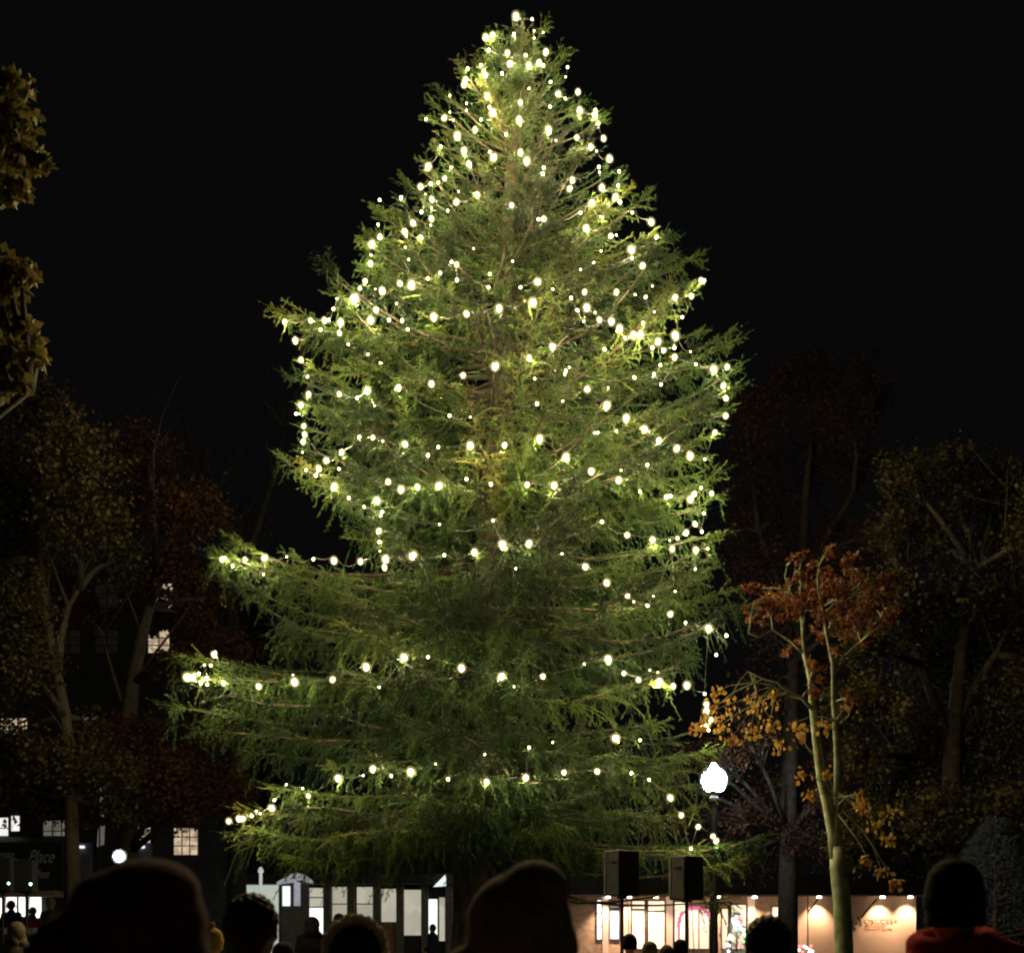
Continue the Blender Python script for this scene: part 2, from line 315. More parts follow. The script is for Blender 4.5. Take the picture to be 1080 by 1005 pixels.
# ------------------------------------------------------------------ bulbs read off the photograph: tile origin, then (x, y, size) in fifths of a pixel
TILES = [
(430, 0, [(571,88,3),(657,103,1),(668,163,0),(714,173,0),(667,203,0),(560,184,1),(447,185,2),(411,198,3),(428,265,1),(526,281,2),(622,293,1),(729,275,2),(539,337,2),(638,347,2),(693,333,2),(715,346,1),(387,345,1),(316,364,1),(401,375,1),(409,400,2),(497,389,1),(305,420,2),(297,448,2),(843,356,1),(833,407,0),(753,434,1),(640,468,0),(793,497,3),(830,520,0),(898,486,2),(222,506,0),(311,546,0),(309,583,0),(222,593,0),(241,635,0),(419,508,2),(594,541,2),(432,566,1),(449,596,3),(387,632,1),(751,565,1),(907,584,3),(990,582,1),(987,607,2),(1005,651,1),(96,630,1),(193,624,2),(586,631,2),(355,685,2),(261,717,3),(742,684,3),(519,710,1),(892,727,2),(1033,731,2),(782,742,0),(174,775,1),(965,775,2),(995,797,0),(297,795,3),(434,802,1),(453,832,3),(595,804,2),(628,851,3),(1065,838,3),(1008,882,1),(1012,910,0),(717,885,1),(712,917,1),(108,878,3),(323,867,2),(229,885,1),(195,942,2),(121,969,1),(161,964,1),(67,986,2),(869,951,2),(855,995,2),(1024,990,3)]),
(370, 140, [(152,355,1),(265,343,1),(394,325,0),(428,353,2),(426,398,0),(372,419,1),(425,455,2),(421,488,0),(328,477,2),(284,521,2),(369,551,1),(144,485,1),(153,550,2),(111,587,3),(106,645,0),(103,691,2),(568,311,0),(557,366,2),(667,328,2),(512,411,0),(848,383,2),(1018,455,2),(990,457,1),(287,605,0),(305,669,0),(648,612,0),(558,696,2),(531,682,1),(406,769,1),(559,777,1),(470,740,1),(258,796,2),(320,802,3),(733,746,1),(726,815,1),(853,678,0),(75,783,2),(48,822,1),(165,834,3),(129,826,0),(22,872,3),(8,875,2),(133,935,2),(105,989,3),(241,901,0),(202,987,1),(271,990,1),(437,971,3),(610,956,2),(782,927,3),(985,786,3),(895,816,1),(960,896,3)]),
(270, 201, [(151,691,2),(207,791,3),(237,893,2),(272,981,1),(288,686,2),(361,684,2),(382,683,1),(340,734,1),(446,696,3),(440,753,2),(408,625,1),(427,570,0),(487,811,1),(590,864,0),(655,909,0),(800,733,1)]),
(486, 201, [(817,34,2),(840,62,1),(777,71,0),(692,65,3),(631,118,1),(749,143,1),(735,138,0),(904,117,1),(661,197,3),(790,240,2),(820,235,0),(1004,166,3),(1033,246,1),(740,320,0),(899,312,3),(902,356,1),(959,396,2),(702,380,0),(632,417,0),(485,520,0),(653,535,2),(581,567,1),(615,632,1),(665,618,3),(708,643,0),(648,690,0),(821,534,2),(975,562,1),(1010,505,0),(919,549,0),(1020,640,0),(731,683,2),(794,691,3),(838,727,3),(910,763,3),(946,761,3),(961,700,1),(866,780,0),(1040,796,3),(1011,830,1),(1070,843,2),(758,838,1),(915,985,1),(1019,968,1),(1052,920,1),(484,823,3),(361,883,2),(182,927,3),(12,975,2),(554,950,1),(548,968,0),(572,932,0),(390,992,0)]),
(602, 180, [(551,668,2),(636,661,2),(686,578,2),(704,580,1),(588,773,1),(551,869,3),(546,934,1),(547,984,2),(631,955,0),(250,80,1),(255,5,1)]),
(270, 402, [(277,70,2),(237,126,2),(211,173,1),(228,173,0),(252,237,2),(257,281,2),(249,319,2),(245,375,0),(439,68,2),(587,50,3),(533,89,1),(751,35,3),(925,14,2),(625,130,0),(1021,182,1),(545,294,1),(617,297,2),(668,317,0),(786,333,3),(961,347,1),(907,390,1),(452,375,2),(371,418,3),(331,459,2),(315,498,1),(265,467,1),(437,463,1),(414,554,3),(489,615,1),(571,662,1),(697,530,2),(765,572,3),(852,557,2),(965,552,3),(637,630,3),(665,690,1),(656,710,1),(648,790,2),(650,847,1),(654,895,0),(683,937,3),(678,980,2),(827,920,3),(993,917,1),(967,755,0),(551,950,2),(411,946,3),(303,938,1)]),
(486, 402, [(50,190,0),(667,43,3),(778,35,0),(1056,18,1),(771,126,3),(402,119,1),(872,195,3),(969,253,3),(820,262,0),(1044,312,2),(723,270,0),(706,272,0),(50,340,3),(231,337,2),(415,304,3),(554,400,3),(688,474,3),(833,522,3),(845,470,0),(984,441,1),(945,581,1),(30,517,1),(159,544,1),(350,545,2),(492,549,3),(171,734,1),(745,741,1),(877,811,2),(1011,836,3),(72,900,2),(219,860,3),(359,856,3),(534,910,0),(657,978,3),(290,988,0),(538,105,0)]),
(602, 381, [(660,17,1),(753,42,3),(825,30,2),(805,130,2),(818,195,2),(817,288,2),(760,375,2),(559,460,3),(630,500,3),(707,517,1),(687,667,1),(743,697,2),(650,700,2),(631,730,3),(505,715,2),(525,710,1),(702,802,1),(655,858,2),(608,903,2),(692,898,1),(562,933,1),(535,988,2),(659,995,3),(522,944,0),(722,990,0)]),
(170, 560, [(322,150,2),(335,143,1),(377,184,1),(442,150,2),(545,142,3),(662,136,0),(540,228,0),(278,650,2),(285,640,1),(228,706,1),(261,708,1),(135,768,3),(165,770,3),(200,750,1),(240,775,2),(208,797,1),(243,808,1),(330,801,2),(514,818,2),(703,796,3),(695,758,0),(904,782,2)]),
(386, 560, [(1,717,3),(201,665,3),(327,664,1),(70,823,0),(504,722,3),(715,767,3),(781,820,0),(933,765,2),(790,198,0)]),
(602, 560, [(190,272,3),(298,340,2),(332,373,0),(404,393,1),(435,343,0),(550,318,0),(525,438,2),(605,483,1),(727,513,3),(821,550,1),(767,652,1),(657,200,0),(722,90,0),(197,675,3),(71,700,0),(280,750,2),(357,784,2),(417,733,0),(460,745,0),(467,794,3),(541,817,2),(613,812,3),(706,857,1),(715,912,2),(715,950,3),(740,995,2)]),
(602, 720, [(712,230,2),(727,250,1),(237,292,3),(365,302,1),(139,466,2),(320,475,1),(413,510,1),(525,605,3),(583,697,2),(672,758,2),(750,808,2),(767,832,2),(634,873,1)]),
(386, 720, [(36,453,3),(133,490,1),(236,469,3),(367,427,0),(433,506,1),(636,522,2),(842,500,3),(1044,472,2),(860,340,1),(627,377,0),(985,313,0)]),
(170, 720, [(357,728,2),(410,715,2),(430,715,2),(476,700,1),(583,660,3),(597,617,1),(502,675,0),(522,688,0),(775,595,2),(746,556,0),(934,503,3),(660,535,0),(1065,488,0)]),
]
uu = CX+SP[:, 0]/SP[:, 1]*F; vv = HY-(SP[:, 2]-CZ)/SP[:, 1]*F
cut = ((vv > 922) & (uu > 560) & (uu < 738)) | ((vv > 958) & (uu < 560)); SP, SD, SL, ST = SP[~cut], SD[~cut], SL[~cut], ST[~cut]
bulbs = []
for ox, oy, L in TILES:
    for x, y, s in L: bulbs.append((ox+x/5.0, oy+y/5.0, s))
# each bulb hangs just outside the foliage there: find the crown's front surface
mid = SP+norm(SD)*(SL*.5)[:, None]
U = CX+mid[:, 0]/mid[:, 1]*F; Vv = HY-(mid[:, 2]-CZ)/mid[:, 1]*F; Dp = mid[:, 1]
order = np.argsort(U); Us = U[order]
keep = np.ones(len(SP), bool); placed = []
for px, py, s in bulbs:
    i0, i1 = np.searchsorted(Us, [px-7, px+7]); idx = order[i0:i1]
    idx = idx[np.abs(Vv[idx]-py) < 7]
    dist = np.hypot(U[idx]-px, Vv[idx]-py); near = idx[dist < 7]
    zz = CZ+(HY-py)/F*TD; xo = (px-CX)/F*TD-trunk_x(zz)
    w = np.interp(zz, OZ, OR if xo > 0 else OL); q = min(.98, abs(xo)/max(w, .1)); smooth = TD-.9*np.interp(zz, OZ, (OL+OR)/2)*math.sqrt(1-q*q)
    if len(near) >= 4:
        d = np.sort(Dp[near])[:max(1, len(near)//6)].mean(); d = min(d, TD+.3)
        d = .8*d+.2*min(d, smooth)
    else: d = smooth+.1
    placed.append([px, py, d+(.05 if s >= 2 else .02), s])
    # nothing but the odd needle may stand right in front of the lamp itself
    rr = (3.6, 4.0, 5.0, 6.0)[s]
    blk = idx[(dist < rr) & (Dp[idx] < d+(.05 if s else .02))]; keep[blk] = False
crown_me = needle_mesh('crown', SP[keep], SD[keep], SL[keep], ST[keep], needle)
spruce = empty('spruce_tree', (xb, TD, 0)); tag(spruce, 'tall lopsided spruce wound with strings of warm white lights, by far the largest tree', 'tree')
def child_world(o, root):
    o.parent = root; o.location = -Vector(root.location)
    return o
child_world(link(bpy.data.objects.new('crown', crown_me)), spruce)
tb = MB(); zs = np.linspace(-.1, ZT-.1, 26)
tb.tube([(trunk_x(z_)+.04*math.sin(z_*1.3), TD+.03*math.cos(z_*1.7), z_) for z_ in zs],
        [(.37*(1-z_/ZT)**.85+.012)+(.14*max(0, 1-z_/.9)**2) for z_ in zs], 18)
for pts, r in limbs:
    u_ = CX+pts[-1][0]/pts[-1][1]*F; v_ = HY-(pts[-1][2]-CZ)/pts[-1][1]*F
    if v_ > 895 and 540 < u_ < 745: continue
    tb.tube([tuple(p) for p in pts[::2]]+[tuple(pts[-1])], [r*(1-i_/len(pts[::2]))**1.3+.003 for i_ in range(len(pts[::2])+1)], 6)
child_world(tb.build('trunk', bark, smooth=True), spruce)
# ------------------------------------------------------------------ strings of lights
bulb_m = emat('warm_bulb', (1.0, .80, .43), 13.0, base=(.8, .7, .5))
wire_m = mat('dark_green_wire', (.02, .035, .02), .6, .2)
def bulb_mesh():
    b = MB(); b.lathe([(.08, -1.25), (.45, -1.1), (.8, -.75), (1.0, -.2), (1.0, .15), (.82, .6), (.5, .95), (.38, 1.1)], seg=10)
    return b.mesh('bulb', bulb_m, True)
BR = [.010, .018, .028, .038]
LD = []
for w_ in (.7, 2.0, 4.5, 7.5):
    l_ = bpy.data.lights.new('bulb_lamp', 'POINT'); l_.energy = w_*4.6; l_.color = (1.0, .79, .40); l_.shadow_soft_size = .0; LD.append(l_)
bm0 = bulb_mesh()
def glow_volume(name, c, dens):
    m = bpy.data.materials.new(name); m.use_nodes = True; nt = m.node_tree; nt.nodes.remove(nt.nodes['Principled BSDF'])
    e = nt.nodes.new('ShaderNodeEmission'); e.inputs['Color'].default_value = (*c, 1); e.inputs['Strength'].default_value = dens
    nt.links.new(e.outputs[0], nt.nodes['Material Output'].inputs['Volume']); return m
def halo_shell(r_, name, m):
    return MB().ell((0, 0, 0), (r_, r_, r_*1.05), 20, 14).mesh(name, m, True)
HALOM = [glow_volume('bulb_halo_glow', (1.0, .80, .30), .60/(2*2.15*r_)) for r_ in BR]; HALO = [halo_shell(2.15, 'halo_shell', m_) for m_ in HALOM]  # glowing shells added around the larger bulbs to imitate a soft halo
edges = [0, 42, 66, 92, 122, 150, 176, 205, 236, 268, 305, 340, 372, 408, 452, 488, 530, 575, 640, 735, 786, 900]
SL_LAB = ['shortest string of warm lights on the very tip of the big spruce', 'second string of warm lights from the tip of the spruce', 'third string of warm lights below the tip of the spruce',
 'warm light string on the narrow top of the spruce, fourth from its tip', 'warm light string where the spruce top starts to widen, fifth from the tip', 'warm light string around the upper spruce, sixth from the tip',
 'dense warm light string on the spruce shoulder, seventh from the tip', 'eighth string from the spruce tip, passing the first left outer bulbs', 'ninth warm light string from the tip, densest on the left edge',
 'tenth light string from the tip, level with the upturned right bough', 'string of lights through the big left bulge and the sloping right run', 'string of lights just under the left bulge, ending in a cluster at right',
 'string of lights level with the outermost right bough of the spruce', 'light string swooping down to the right across the middle of the spruce', 'light string level with the dangling left drop and right edge lamps',
 'second swooping light string across the spruce middle, level with the bare boughs', 'sparse light string just above the free hanging left stretch', 'light string stretched through open air to the left bough tip',
 'sloping light string with few bulbs on the right of the lower spruce', 'long sparse light string with a bright cluster on the lowest left tip', 'pair of lights string on the right of the lower trunk, second lowest']
SL_LAB.append('lowest string of lights sloping from the lower trunk to right bough')
eds = edges
groups = [[] for _ in range(len(eds))]
for b in placed:
    k = max(i for i, e in enumerate(eds) if b[1] >= e); groups[k].append(b)
groups = [g for g in groups if g]
for gi, g in enumerate(groups):
    g.sort(key=lambda b: b[0])
    c = P(g[0][0], g[0][1], g[0][2]); w = MB(); pos = [P(b[0], b[1], b[2]) for b in g]
    pts = []; rad = []
    for i, p in enumerate(pos):
        r = BR[g[i][3]]; top = p+Vector((0, .0, r*1.6))
        if i:
            q = pos[i-1]+Vector((0, 0, BR[g[i-1][3]]*1.6)); L = (top-q).length
            for t in (.25, .5, .75):
                m_ = q.lerp(top, t); m_.z -= .06*L*4*t*(1-t); m_.y += .05*4*t*(1-t); pts.append(m_-c)
        pts.append(top-c)
        w.tube([p-c+Vector((0, 0, r*.9)), p-c+Vector((0, 0, r*1.9))], r*.42, 8)      # socket
    if len(pts) > 1: w.tube(pts, .0035, 5)
    o = w.build('light_string', wire_m, loc=c)
    tag(o, SL_LAB[min(gi, len(SL_LAB)-1)], 'string lights', 'strings of warm lights wound round the spruce')
    for i, p in enumerate(pos):
        bo = bpy.data.objects.new('bulb', bm0); link(bo, o); bo.location = p-c; r = BR[g[i][3]]*random.uniform(.85, 1.1)*.92; bo.scale = (r, r, r*1.05)
        if g[i][3] >= 2: link(bpy.data.objects.new('halo_shell', HALO[g[i][3]]), bo)
        ld = bpy.data.objects.new('bulb_lamp', LD[g[i][3]]); link(ld, o); ld.location = p-c+Vector((0, r*.35, -r*1.35))
        bo.rotation_euler = (random.uniform(-.5, .5), random.uniform(-.5, .5), random.uniform(0, 6))
# ================================================================== OTHER TREES
bark_d = mat('dark_bark', (.04, .034, .028), .9, .4, 8, bump=.4)
bark_g = mat('smooth_green_bark', (.20, .25, .14), .8, .4, 7, c2=(.32, .35, .22), bump=.15)
leaf_gold = leafmat('golden_leaves', [(.07, .065, .022), (.15, .13, .04), (.24, .18, .05), (.13, .14, .045)], trans=.25)
leaf_rust = leafmat('rust_red_leaves', [(.06, .018, .009), (.12, .034, .014), (.18, .07, .022), (.2, .12, .035)], trans=.3)
leaf_amber = leafmat('amber_leaves', [(.30, .12, .03), (.45, .25, .05), (.55, .40, .09), (.25, .09, .03)], trans=.3)
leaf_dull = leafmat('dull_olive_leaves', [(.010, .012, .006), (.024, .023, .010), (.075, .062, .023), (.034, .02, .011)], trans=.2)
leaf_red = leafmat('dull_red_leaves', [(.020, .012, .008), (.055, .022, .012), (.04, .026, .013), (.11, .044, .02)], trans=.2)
def tree(label, x, y, stems, clumps, lm, bm, n, size, tr=.16, bare=0, group='park trees around the square', sparse=False, cards=None):
    """stems: polylines in world space; clumps: (centre, radius, weight)"""
    root = empty('leafy_tree', (x, y, 0)); tag(root, label, 'tree', group)
    t = MB()
    for s, r0, r1 in stems:
        m = len(s); t.tube(s, [r0+(r1-r0)*(i/(m-1))**.8 for i in range(m)], 12)
    P0 = [Vector(p) for s, _, _ in stems for p in s[1:]]
    C = []; T = []
    tot = sum(c[2] for c in clumps)
    for c, r, w in clumps:
        c = Vector(c)
        a = min(P0, key=lambda p: (p-c).length+max(0, p.z-c.z)*1.2)
        mids = a.lerp(c, .5)+Vector((random.uniform(-.1, .1), 0, random.uniform(0, .2)))*r
        t.tube([a, mids, c], [tr*.42, tr*.26, tr*.10], 6)
        k = int(n*w/tot); nt = max(5, k//26)
        tips = np.array(c)+norm(rng.normal(size=(nt, 3)))*(rng.random((nt, 1))**.45)*np.array([r, r, r*.8])
        for q in range(min(nt, 26)):
            s_ = c.lerp(a, random.uniform(0, .35)); e_ = Vector(tips[q]); m_ = s_.lerp(e_, .55)+Vector((0, 0, .08*r))
            t.tube([s_, m_, e_], [tr*.1, tr*.05, .004], 4)
        pick = rng.integers(0, nt, k); off = rng.normal(size=(k, 3))*r*(.19 if not sparse else .10)
        C.append(tips[pick]+off); T.append(np.clip(rng.normal(size=k)*.22+.45+rng.normal()*.12+(rng.random(nt)[pick]-.5)*.4, 0, 1))
    for _ in range(bare):
        a = random.choice(P0); e = a+Vector((random.uniform(-1.6, 1.6), random.uniform(-1, 1), random.uniform(.8, 2.6)))
        m_ = a.lerp(e, .5)+Vector((random.uniform(-.2, .2), 0, .15)); t.tube([a, m_, e], [tr*.2, tr*.1, .006], 5)
        for _ in range(3):
            f = m_.lerp(e, random.random()); g = f+Vector((random.uniform(-.8, .8), random.uniform(-.5, .5), random.uniform(.2, 1))); t.tube([f, g], [tr*.07, .004], 4)
    child_world(t.build('trunk', bm, smooth=True), root)
    me = leaf_mesh('crown', np.concatenate(C), size, np.concatenate(T), lm)
    child_world(link(bpy.data.objects.new('crown', me)), root)
    return root
def px(pts, D): return [tuple(P(a, b, D)) for a, b in pts]
def cl(L, D, dj=.8):
    out = []
    for a, b, r in L:
        d = D+random.uniform(-dj, dj); out.append((tuple(P(a, b, d)), r*d/F, max(.2, (r/30.)**2)))
    return out
# young maple with twin pale stems
D = 17.0; g = P(889, 1005, D).x
tree('slim pale-stemmed maple forking low, with orange and rust leaves, right of the spruce', g, D,
     [([(g, D, -.05), (g, D, .6)]+px([(890, 1000), (888, 950), (884, 915), (883, 893)], D), .15, .104), (px([(883, 894), (882, 880), (880, 866)], D), .104, .05),
      (px([(882, 905), (879, 880), (873, 850), (866, 820), (861, 780), (857, 745), (855, 715), (849, 690), (847, 660), (843, 635), (845, 618), (843, 602), (845, 592)], D), .092, .005),
      (px([(883, 905), (881, 880), (884, 850), (884, 800), (882, 768), (880, 740), (879, 700), (872, 668), (868, 640), (864, 628), (862, 610), (864, 596)], D-.02), .082, .004),
      (px([(857, 748), (846, 736), (835, 733), (820, 720), (805, 716), (788, 708)], D-.3), .03, .006),
      (px([(849, 690), (834, 676), (815, 664), (800, 672), (790, 668)], D), .022, .005),
      (px([(880, 712), (893, 690), (908, 676), (930, 650)], D), .024, .005), (px([(868, 650), (885, 630), (905, 618), (912, 606)], D), .016, .004),
      (px([(845, 640), (832, 622), (828, 608), (830, 596)], D), .016, .004), (px([(882, 768), (894, 756), (900, 742)], D), .016, .004), (px([(862, 800), (850, 786), (846, 772)], D), .014, .004)],
     cl([(850, 640, 28), (890, 632, 34), (925, 640, 26), (905, 665, 24), (868, 668, 16), (895, 600, 22), (830, 625, 26), (856, 725, 16), (898, 735, 9), (905, 625, 28), (930, 625, 22), (870, 610, 22), (815, 640, 20), (840, 600, 18), (880, 655, 22), (800, 620, 18), (930, 660, 14), (860, 700, 10), (870, 585, 18), (842, 585, 14), (795, 635, 14), (940, 645, 12), (885, 690, 12), (838, 680, 12), (795, 650, 14)], D, .5), leaf_rust, bark_g, 4200, .062, tr=.034, sparse=True, group=None)
t2 = bpy.data.objects['leafy_tree']; t2.name = 'maple_tree'
# its low amber leaves: second leaf mesh on the same tree
ac = cl([(766, 745, 12), (745, 752, 10), (790, 735, 13), (800, 742, 9), (812, 762, 9), (772, 778, 8), (792, 770, 9), (818, 735, 8), (838, 762, 8), (822, 785, 8), (842, 775, 10), (846, 815, 7), (856, 835, 6), (735, 765, 8), (870, 765, 8),
         (896, 742, 9), (912, 850, 8), (925, 868, 9), (935, 885, 8), (915, 905, 6), (930, 918, 7), (945, 930, 6), (872, 815, 5), (905, 840, 8), (760, 765, 10), (940, 855, 9), (755, 730, 9)], 16.6, .3)
C = np.concatenate([np.array(c)+norm(rng.normal(size=(20, 3)))*rng.random((20, 1))**.6*r*1.35 for c, r, w in ac])
me = leaf_mesh('low_leaves', C, .075, np.clip(rng.normal(size=len(C))*.3+.5, 0, 1), leaf_amber, droop=1.2)
lo = link(bpy.data.objects.new('leaves', me)); child_world(lo, t2); tag(lo, 'amber lower leaves')
for c, r, w in ac:
    c = Vector(c); a = P(860, min(max(c.z*0+760, 700), 860), 16.9) if c.x > 0 else c
    q_ = random.random(); side = P(788+q_*50, 708+q_*27, 16.7) if c.x < P(830, 0, 16.6).x else (P(881, 760, 16.9) if c.z > P(0, 800, 16.6).z else P(884, 830+30*q_, 16.9))
    m_ = side.lerp(c, .4)+Vector((random.uniform(-.06, .06), 0, .07)); m2 = side.lerp(c, .75)+Vector((random.uniform(-.04, .04), 0, .06))
    child_world(MB().tube([side, m_, m2, c], [.011, .007, .005, .003], 5).build('twig', bark_g), t2)
# left golden tree whose boughs reach in at the frame edge
D = 13.0
tree('golden-leaved tree standing at the left edge, only its bough ends in view', -7.2, D,
     [([(-7.2, D, -.05), (-7.1, D, 3), (-7.0, D, 6), (-6.8, D, 9.5)], .22, .08),
      ([(-7.1, D, 5.5), (-6.0, D, 6.6), (-5.1, D, 7.3)], .07, .03), ([(-6.9, D, 8), (-6.0, D, 9.4), (-5.3, D, 9.9)], .06, .03)],
     cl([(-15, 120, 42), (5, 90, 22), (8, 150, 24), (22, 165, 18), (38, 165, 9), (48, 168, 7), (0, 185, 24), (12, 105, 16), (16, 128, 14), (-30, 200, 26), (-4, 300, 26), (22, 286, 13), (8, 285, 12), (14, 335, 20), (30, 350, 12),
         (20, 375, 22), (40, 380, 9), (8, 395, 18), (-30, 340, 42), (-60, 260, 50), (-80, 120, 60), (-60, 420, 40), (-100, 300, 70)], D, .35), leaf_gold, bark_d, 9500, .105, tr=.16)
# two dark trees on the left, one bare behind
D = 24.0; g = P(78, 1005, D).x
tree('dark olive tree with a forked trunk, nearest the left building', g, D,
     [([(g, D, -.05)]+px([(77, 940), (75, 840), (69, 755), (58, 700), (48, 650), (44, 610), (40, 560)], D), .17, .05),
      (px([(60, 715), (64, 670), (72, 640), (84, 620)], D), .10, .03), (px([(48, 650), (40, 620), (28, 590)], D), .07, .02)],
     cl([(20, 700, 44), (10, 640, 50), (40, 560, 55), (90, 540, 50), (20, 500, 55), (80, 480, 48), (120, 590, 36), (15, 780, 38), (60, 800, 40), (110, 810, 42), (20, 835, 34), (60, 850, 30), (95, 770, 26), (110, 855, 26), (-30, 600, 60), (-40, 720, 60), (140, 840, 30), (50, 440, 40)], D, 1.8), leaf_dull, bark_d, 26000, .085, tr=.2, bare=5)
D = 27.0; g = P(139, 1005, D).x
tree('dark reddish tree with a leaning trunk, between the olive tree and the spruce', g, D,
     [([(g, D, -.05)]+px([(136, 900), (134, 770), (140, 720), (150, 670), (158, 640), (166, 600), (162, 540)], D), .26, .05),
      (px([(128, 740), (116, 700), (108, 670)], D), .05, .02)],
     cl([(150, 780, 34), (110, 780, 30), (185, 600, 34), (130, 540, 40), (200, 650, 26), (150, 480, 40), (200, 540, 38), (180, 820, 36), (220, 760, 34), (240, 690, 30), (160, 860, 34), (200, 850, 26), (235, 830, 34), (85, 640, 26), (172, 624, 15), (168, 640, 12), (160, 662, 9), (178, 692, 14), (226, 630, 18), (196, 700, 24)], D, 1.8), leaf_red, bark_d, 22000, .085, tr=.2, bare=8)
D = 36.0; g = P(250, 1005, D).x
tree('bare twiggy tree rising faintly behind the left bough of the spruce', g, D,
     [([(g, D, -.05)]+px([(250, 800), (245, 640), (240, 560), (228, 520), (160, 500)], D), .3, .08), (px([(245, 640), (270, 560), (290, 500), (300, 450)], D), .16, .03), (px([(240, 570), (210, 500), (190, 440)], D), .12, .03)],
     cl([(250, 560, 40), (280, 620, 40), (320, 680, 40), (230, 600, 30)], D, 1.5), leaf_dull, bark_d, 1500, .13, tr=.2, bare=34)
# right side
D = 33.0; g = P(830, 1005, D).x
tree('tall dull red tree rising behind the maple with its twin pale stems', g, D,
     [([(g, D, -.05)]+px([(832, 880), (836, 700), (846, 600), (850, 520), (858, 440)], D), .3, .06), (px([(840, 660), (800, 560), (790, 480)], D), .12, .03), (px([(846, 610), (900, 520), (920, 450)], D), .12, .03)],
     cl([(850, 420, 44), (900, 440, 40), (800, 440, 40), (920, 490, 34), (860, 490, 44), (790, 500, 42), (820, 550, 42), (880, 390, 22), (912, 385, 20), (930, 420, 28), (800, 600, 40), (900, 570, 40), (860, 590, 34), (780, 560, 34), (850, 390, 30), (815, 670, 36), (800, 740, 36), (820, 830, 36), (810, 900, 34), (850, 880, 30), (760, 800, 30), (780, 860, 34), (725, 790, 26), (740, 860, 30), (770, 910, 26), (700, 820, 26), (790, 780, 30), (860, 780, 30), (870, 840, 28), (880, 700, 36), (910, 640, 36), (930, 560, 34), (900, 740, 34), (890, 800, 34), (880, 900, 30), (840, 840, 34), (860, 640, 36), (830, 400, 34), (780, 420, 30)], D, 1.6), leaf_red, bark_d, 26000, .085, tr=.2, bare=6)
D = 24.0; g = P(1000, 1005, D).x
tree('broad olive and brown tree at the right edge behind the dark beanie', g, D,
     [([(g, D, -.05)]+px([(1002, 900), (1005, 780), (1015, 680), (1030, 600)], D), .3, .07), (px([(1005, 790), (970, 700), (955, 640)], D), .12, .03), (px([(1008, 760), (1050, 690), (1075, 640)], D), .12, .03), (px([(1004, 800), (1000, 850), (965, 800), (940, 780)], D), .09, .03)],
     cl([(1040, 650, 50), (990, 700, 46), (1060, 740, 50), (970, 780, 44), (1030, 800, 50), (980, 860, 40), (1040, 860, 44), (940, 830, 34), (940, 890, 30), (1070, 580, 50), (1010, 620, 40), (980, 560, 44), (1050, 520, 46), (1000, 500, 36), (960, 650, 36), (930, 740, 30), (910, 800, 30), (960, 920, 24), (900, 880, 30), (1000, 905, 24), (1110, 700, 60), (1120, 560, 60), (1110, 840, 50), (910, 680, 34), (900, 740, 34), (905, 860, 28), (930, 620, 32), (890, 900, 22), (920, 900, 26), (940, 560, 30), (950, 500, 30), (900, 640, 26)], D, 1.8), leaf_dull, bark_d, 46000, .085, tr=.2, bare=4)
# blue-green conifer shrub
def small_conifer(name, label, x, y, h, w, m, dens, cat='tree', nl=.04):
    root = empty(name, (x, y, 0)); tag(root, label, cat)
    t = MB().tube([(0, 0, -.02), (0, 0, h*.97)], [.05*h/2, .006], 8)
    pp, dd, ll = [], [], []
    n = int(dens)
    zz = rng.random(n)**1.3*h*.93+.08*h; ph = rng.random(n)*2*PI; rr = w*(1-zz/h)**.85*(.35+.65*rng.random(n)**.4)+.03
    pp = np.stack([rr*np.cos(ph), rr*np.sin(ph), zz-rr*.05], 1); dd = np.stack([np.cos(ph), np.sin(ph), rng.normal(size=n)*.35+.25], 1)+rng.normal(size=(n, 3))*.25
    for i in range(0, n, max(1, n//120)):
        t.tube([(0, 0, zz[i]-.12*h*(rr[i]/w)), tuple(pp[i])], [.012, .004], 4)
    t.build('trunk', bark_d, root)
    o = link(bpy.data.objects.new('crown', needle_mesh('crown', pp, dd, np.full(n, .12), np.clip(rng.normal(size=n)*.2+.4, 0, 1), m, n=12, nl=nl, nw=.011)), root)
    return root
blue_n = leafmat('blue_needles', [(.02, .026, .04), (.035, .045, .07), (.06, .07, .10)])
q = P(1050, 0, 19)
small_conifer('conifer_shrub', 'blue-grey conifer behind the shoulder of the person in dark beanie', q.x, 19, 3.3, 1.9, blue_n, 5000, nl=.05)
# ================================================================== BUILDINGS
stone_d = mat('dark_facade', (.035, .034, .036), .85, .3, 2.0, bump=.2)
stone_g = mat('grey_pilaster', (.16, .17, .19), .8, .2, 3.0)
roof_d = mat('dark_roof', (.02, .02, .02), .8, .3, 4)
frame_d = mat('dark_frame', (.03, .03, .028), .6, .2, 5)
col_grn = mat('grey_green_column', (.11, .12, .09), .8, .25, 5)
awn = mat('dark_awning', (.02, .025, .03), .8, .2, 4)
beige = mat('beige_soffit', (.45, .36, .22), .8, .2, 3)
white_p = mat('white_paint', (.75, .76, .74), .6, .06, 5)
warm_w = emat('warm_lit_glass', (1.0, .78, .52), 1.7, var=.4, scale=2.3)
peach = emat('peach_lit_glass', (1.0, .66, .40), 1.15, var=.15, scale=1.5)
white_w = emat('white_lit_glass', (1.0, .98, .9), 2.2, var=.25, scale=1.6)
cream_w = emat('cream_lit_glass', (.78, .74, .58), .62, var=.3, scale=1.2)
cream_hi = emat('bright_cream_lit_glass', (.95, 1.0, .93), 1.6, var=.08)
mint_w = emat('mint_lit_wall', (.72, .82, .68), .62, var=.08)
bluish_w = emat('bluish_lit_glass', (.72, .78, 1.0), 1.3, var=.2, scale=4)
soft_w = emat('soft_lit_glass', (1, .97, .9), 1.0, var=.2, scale=2)
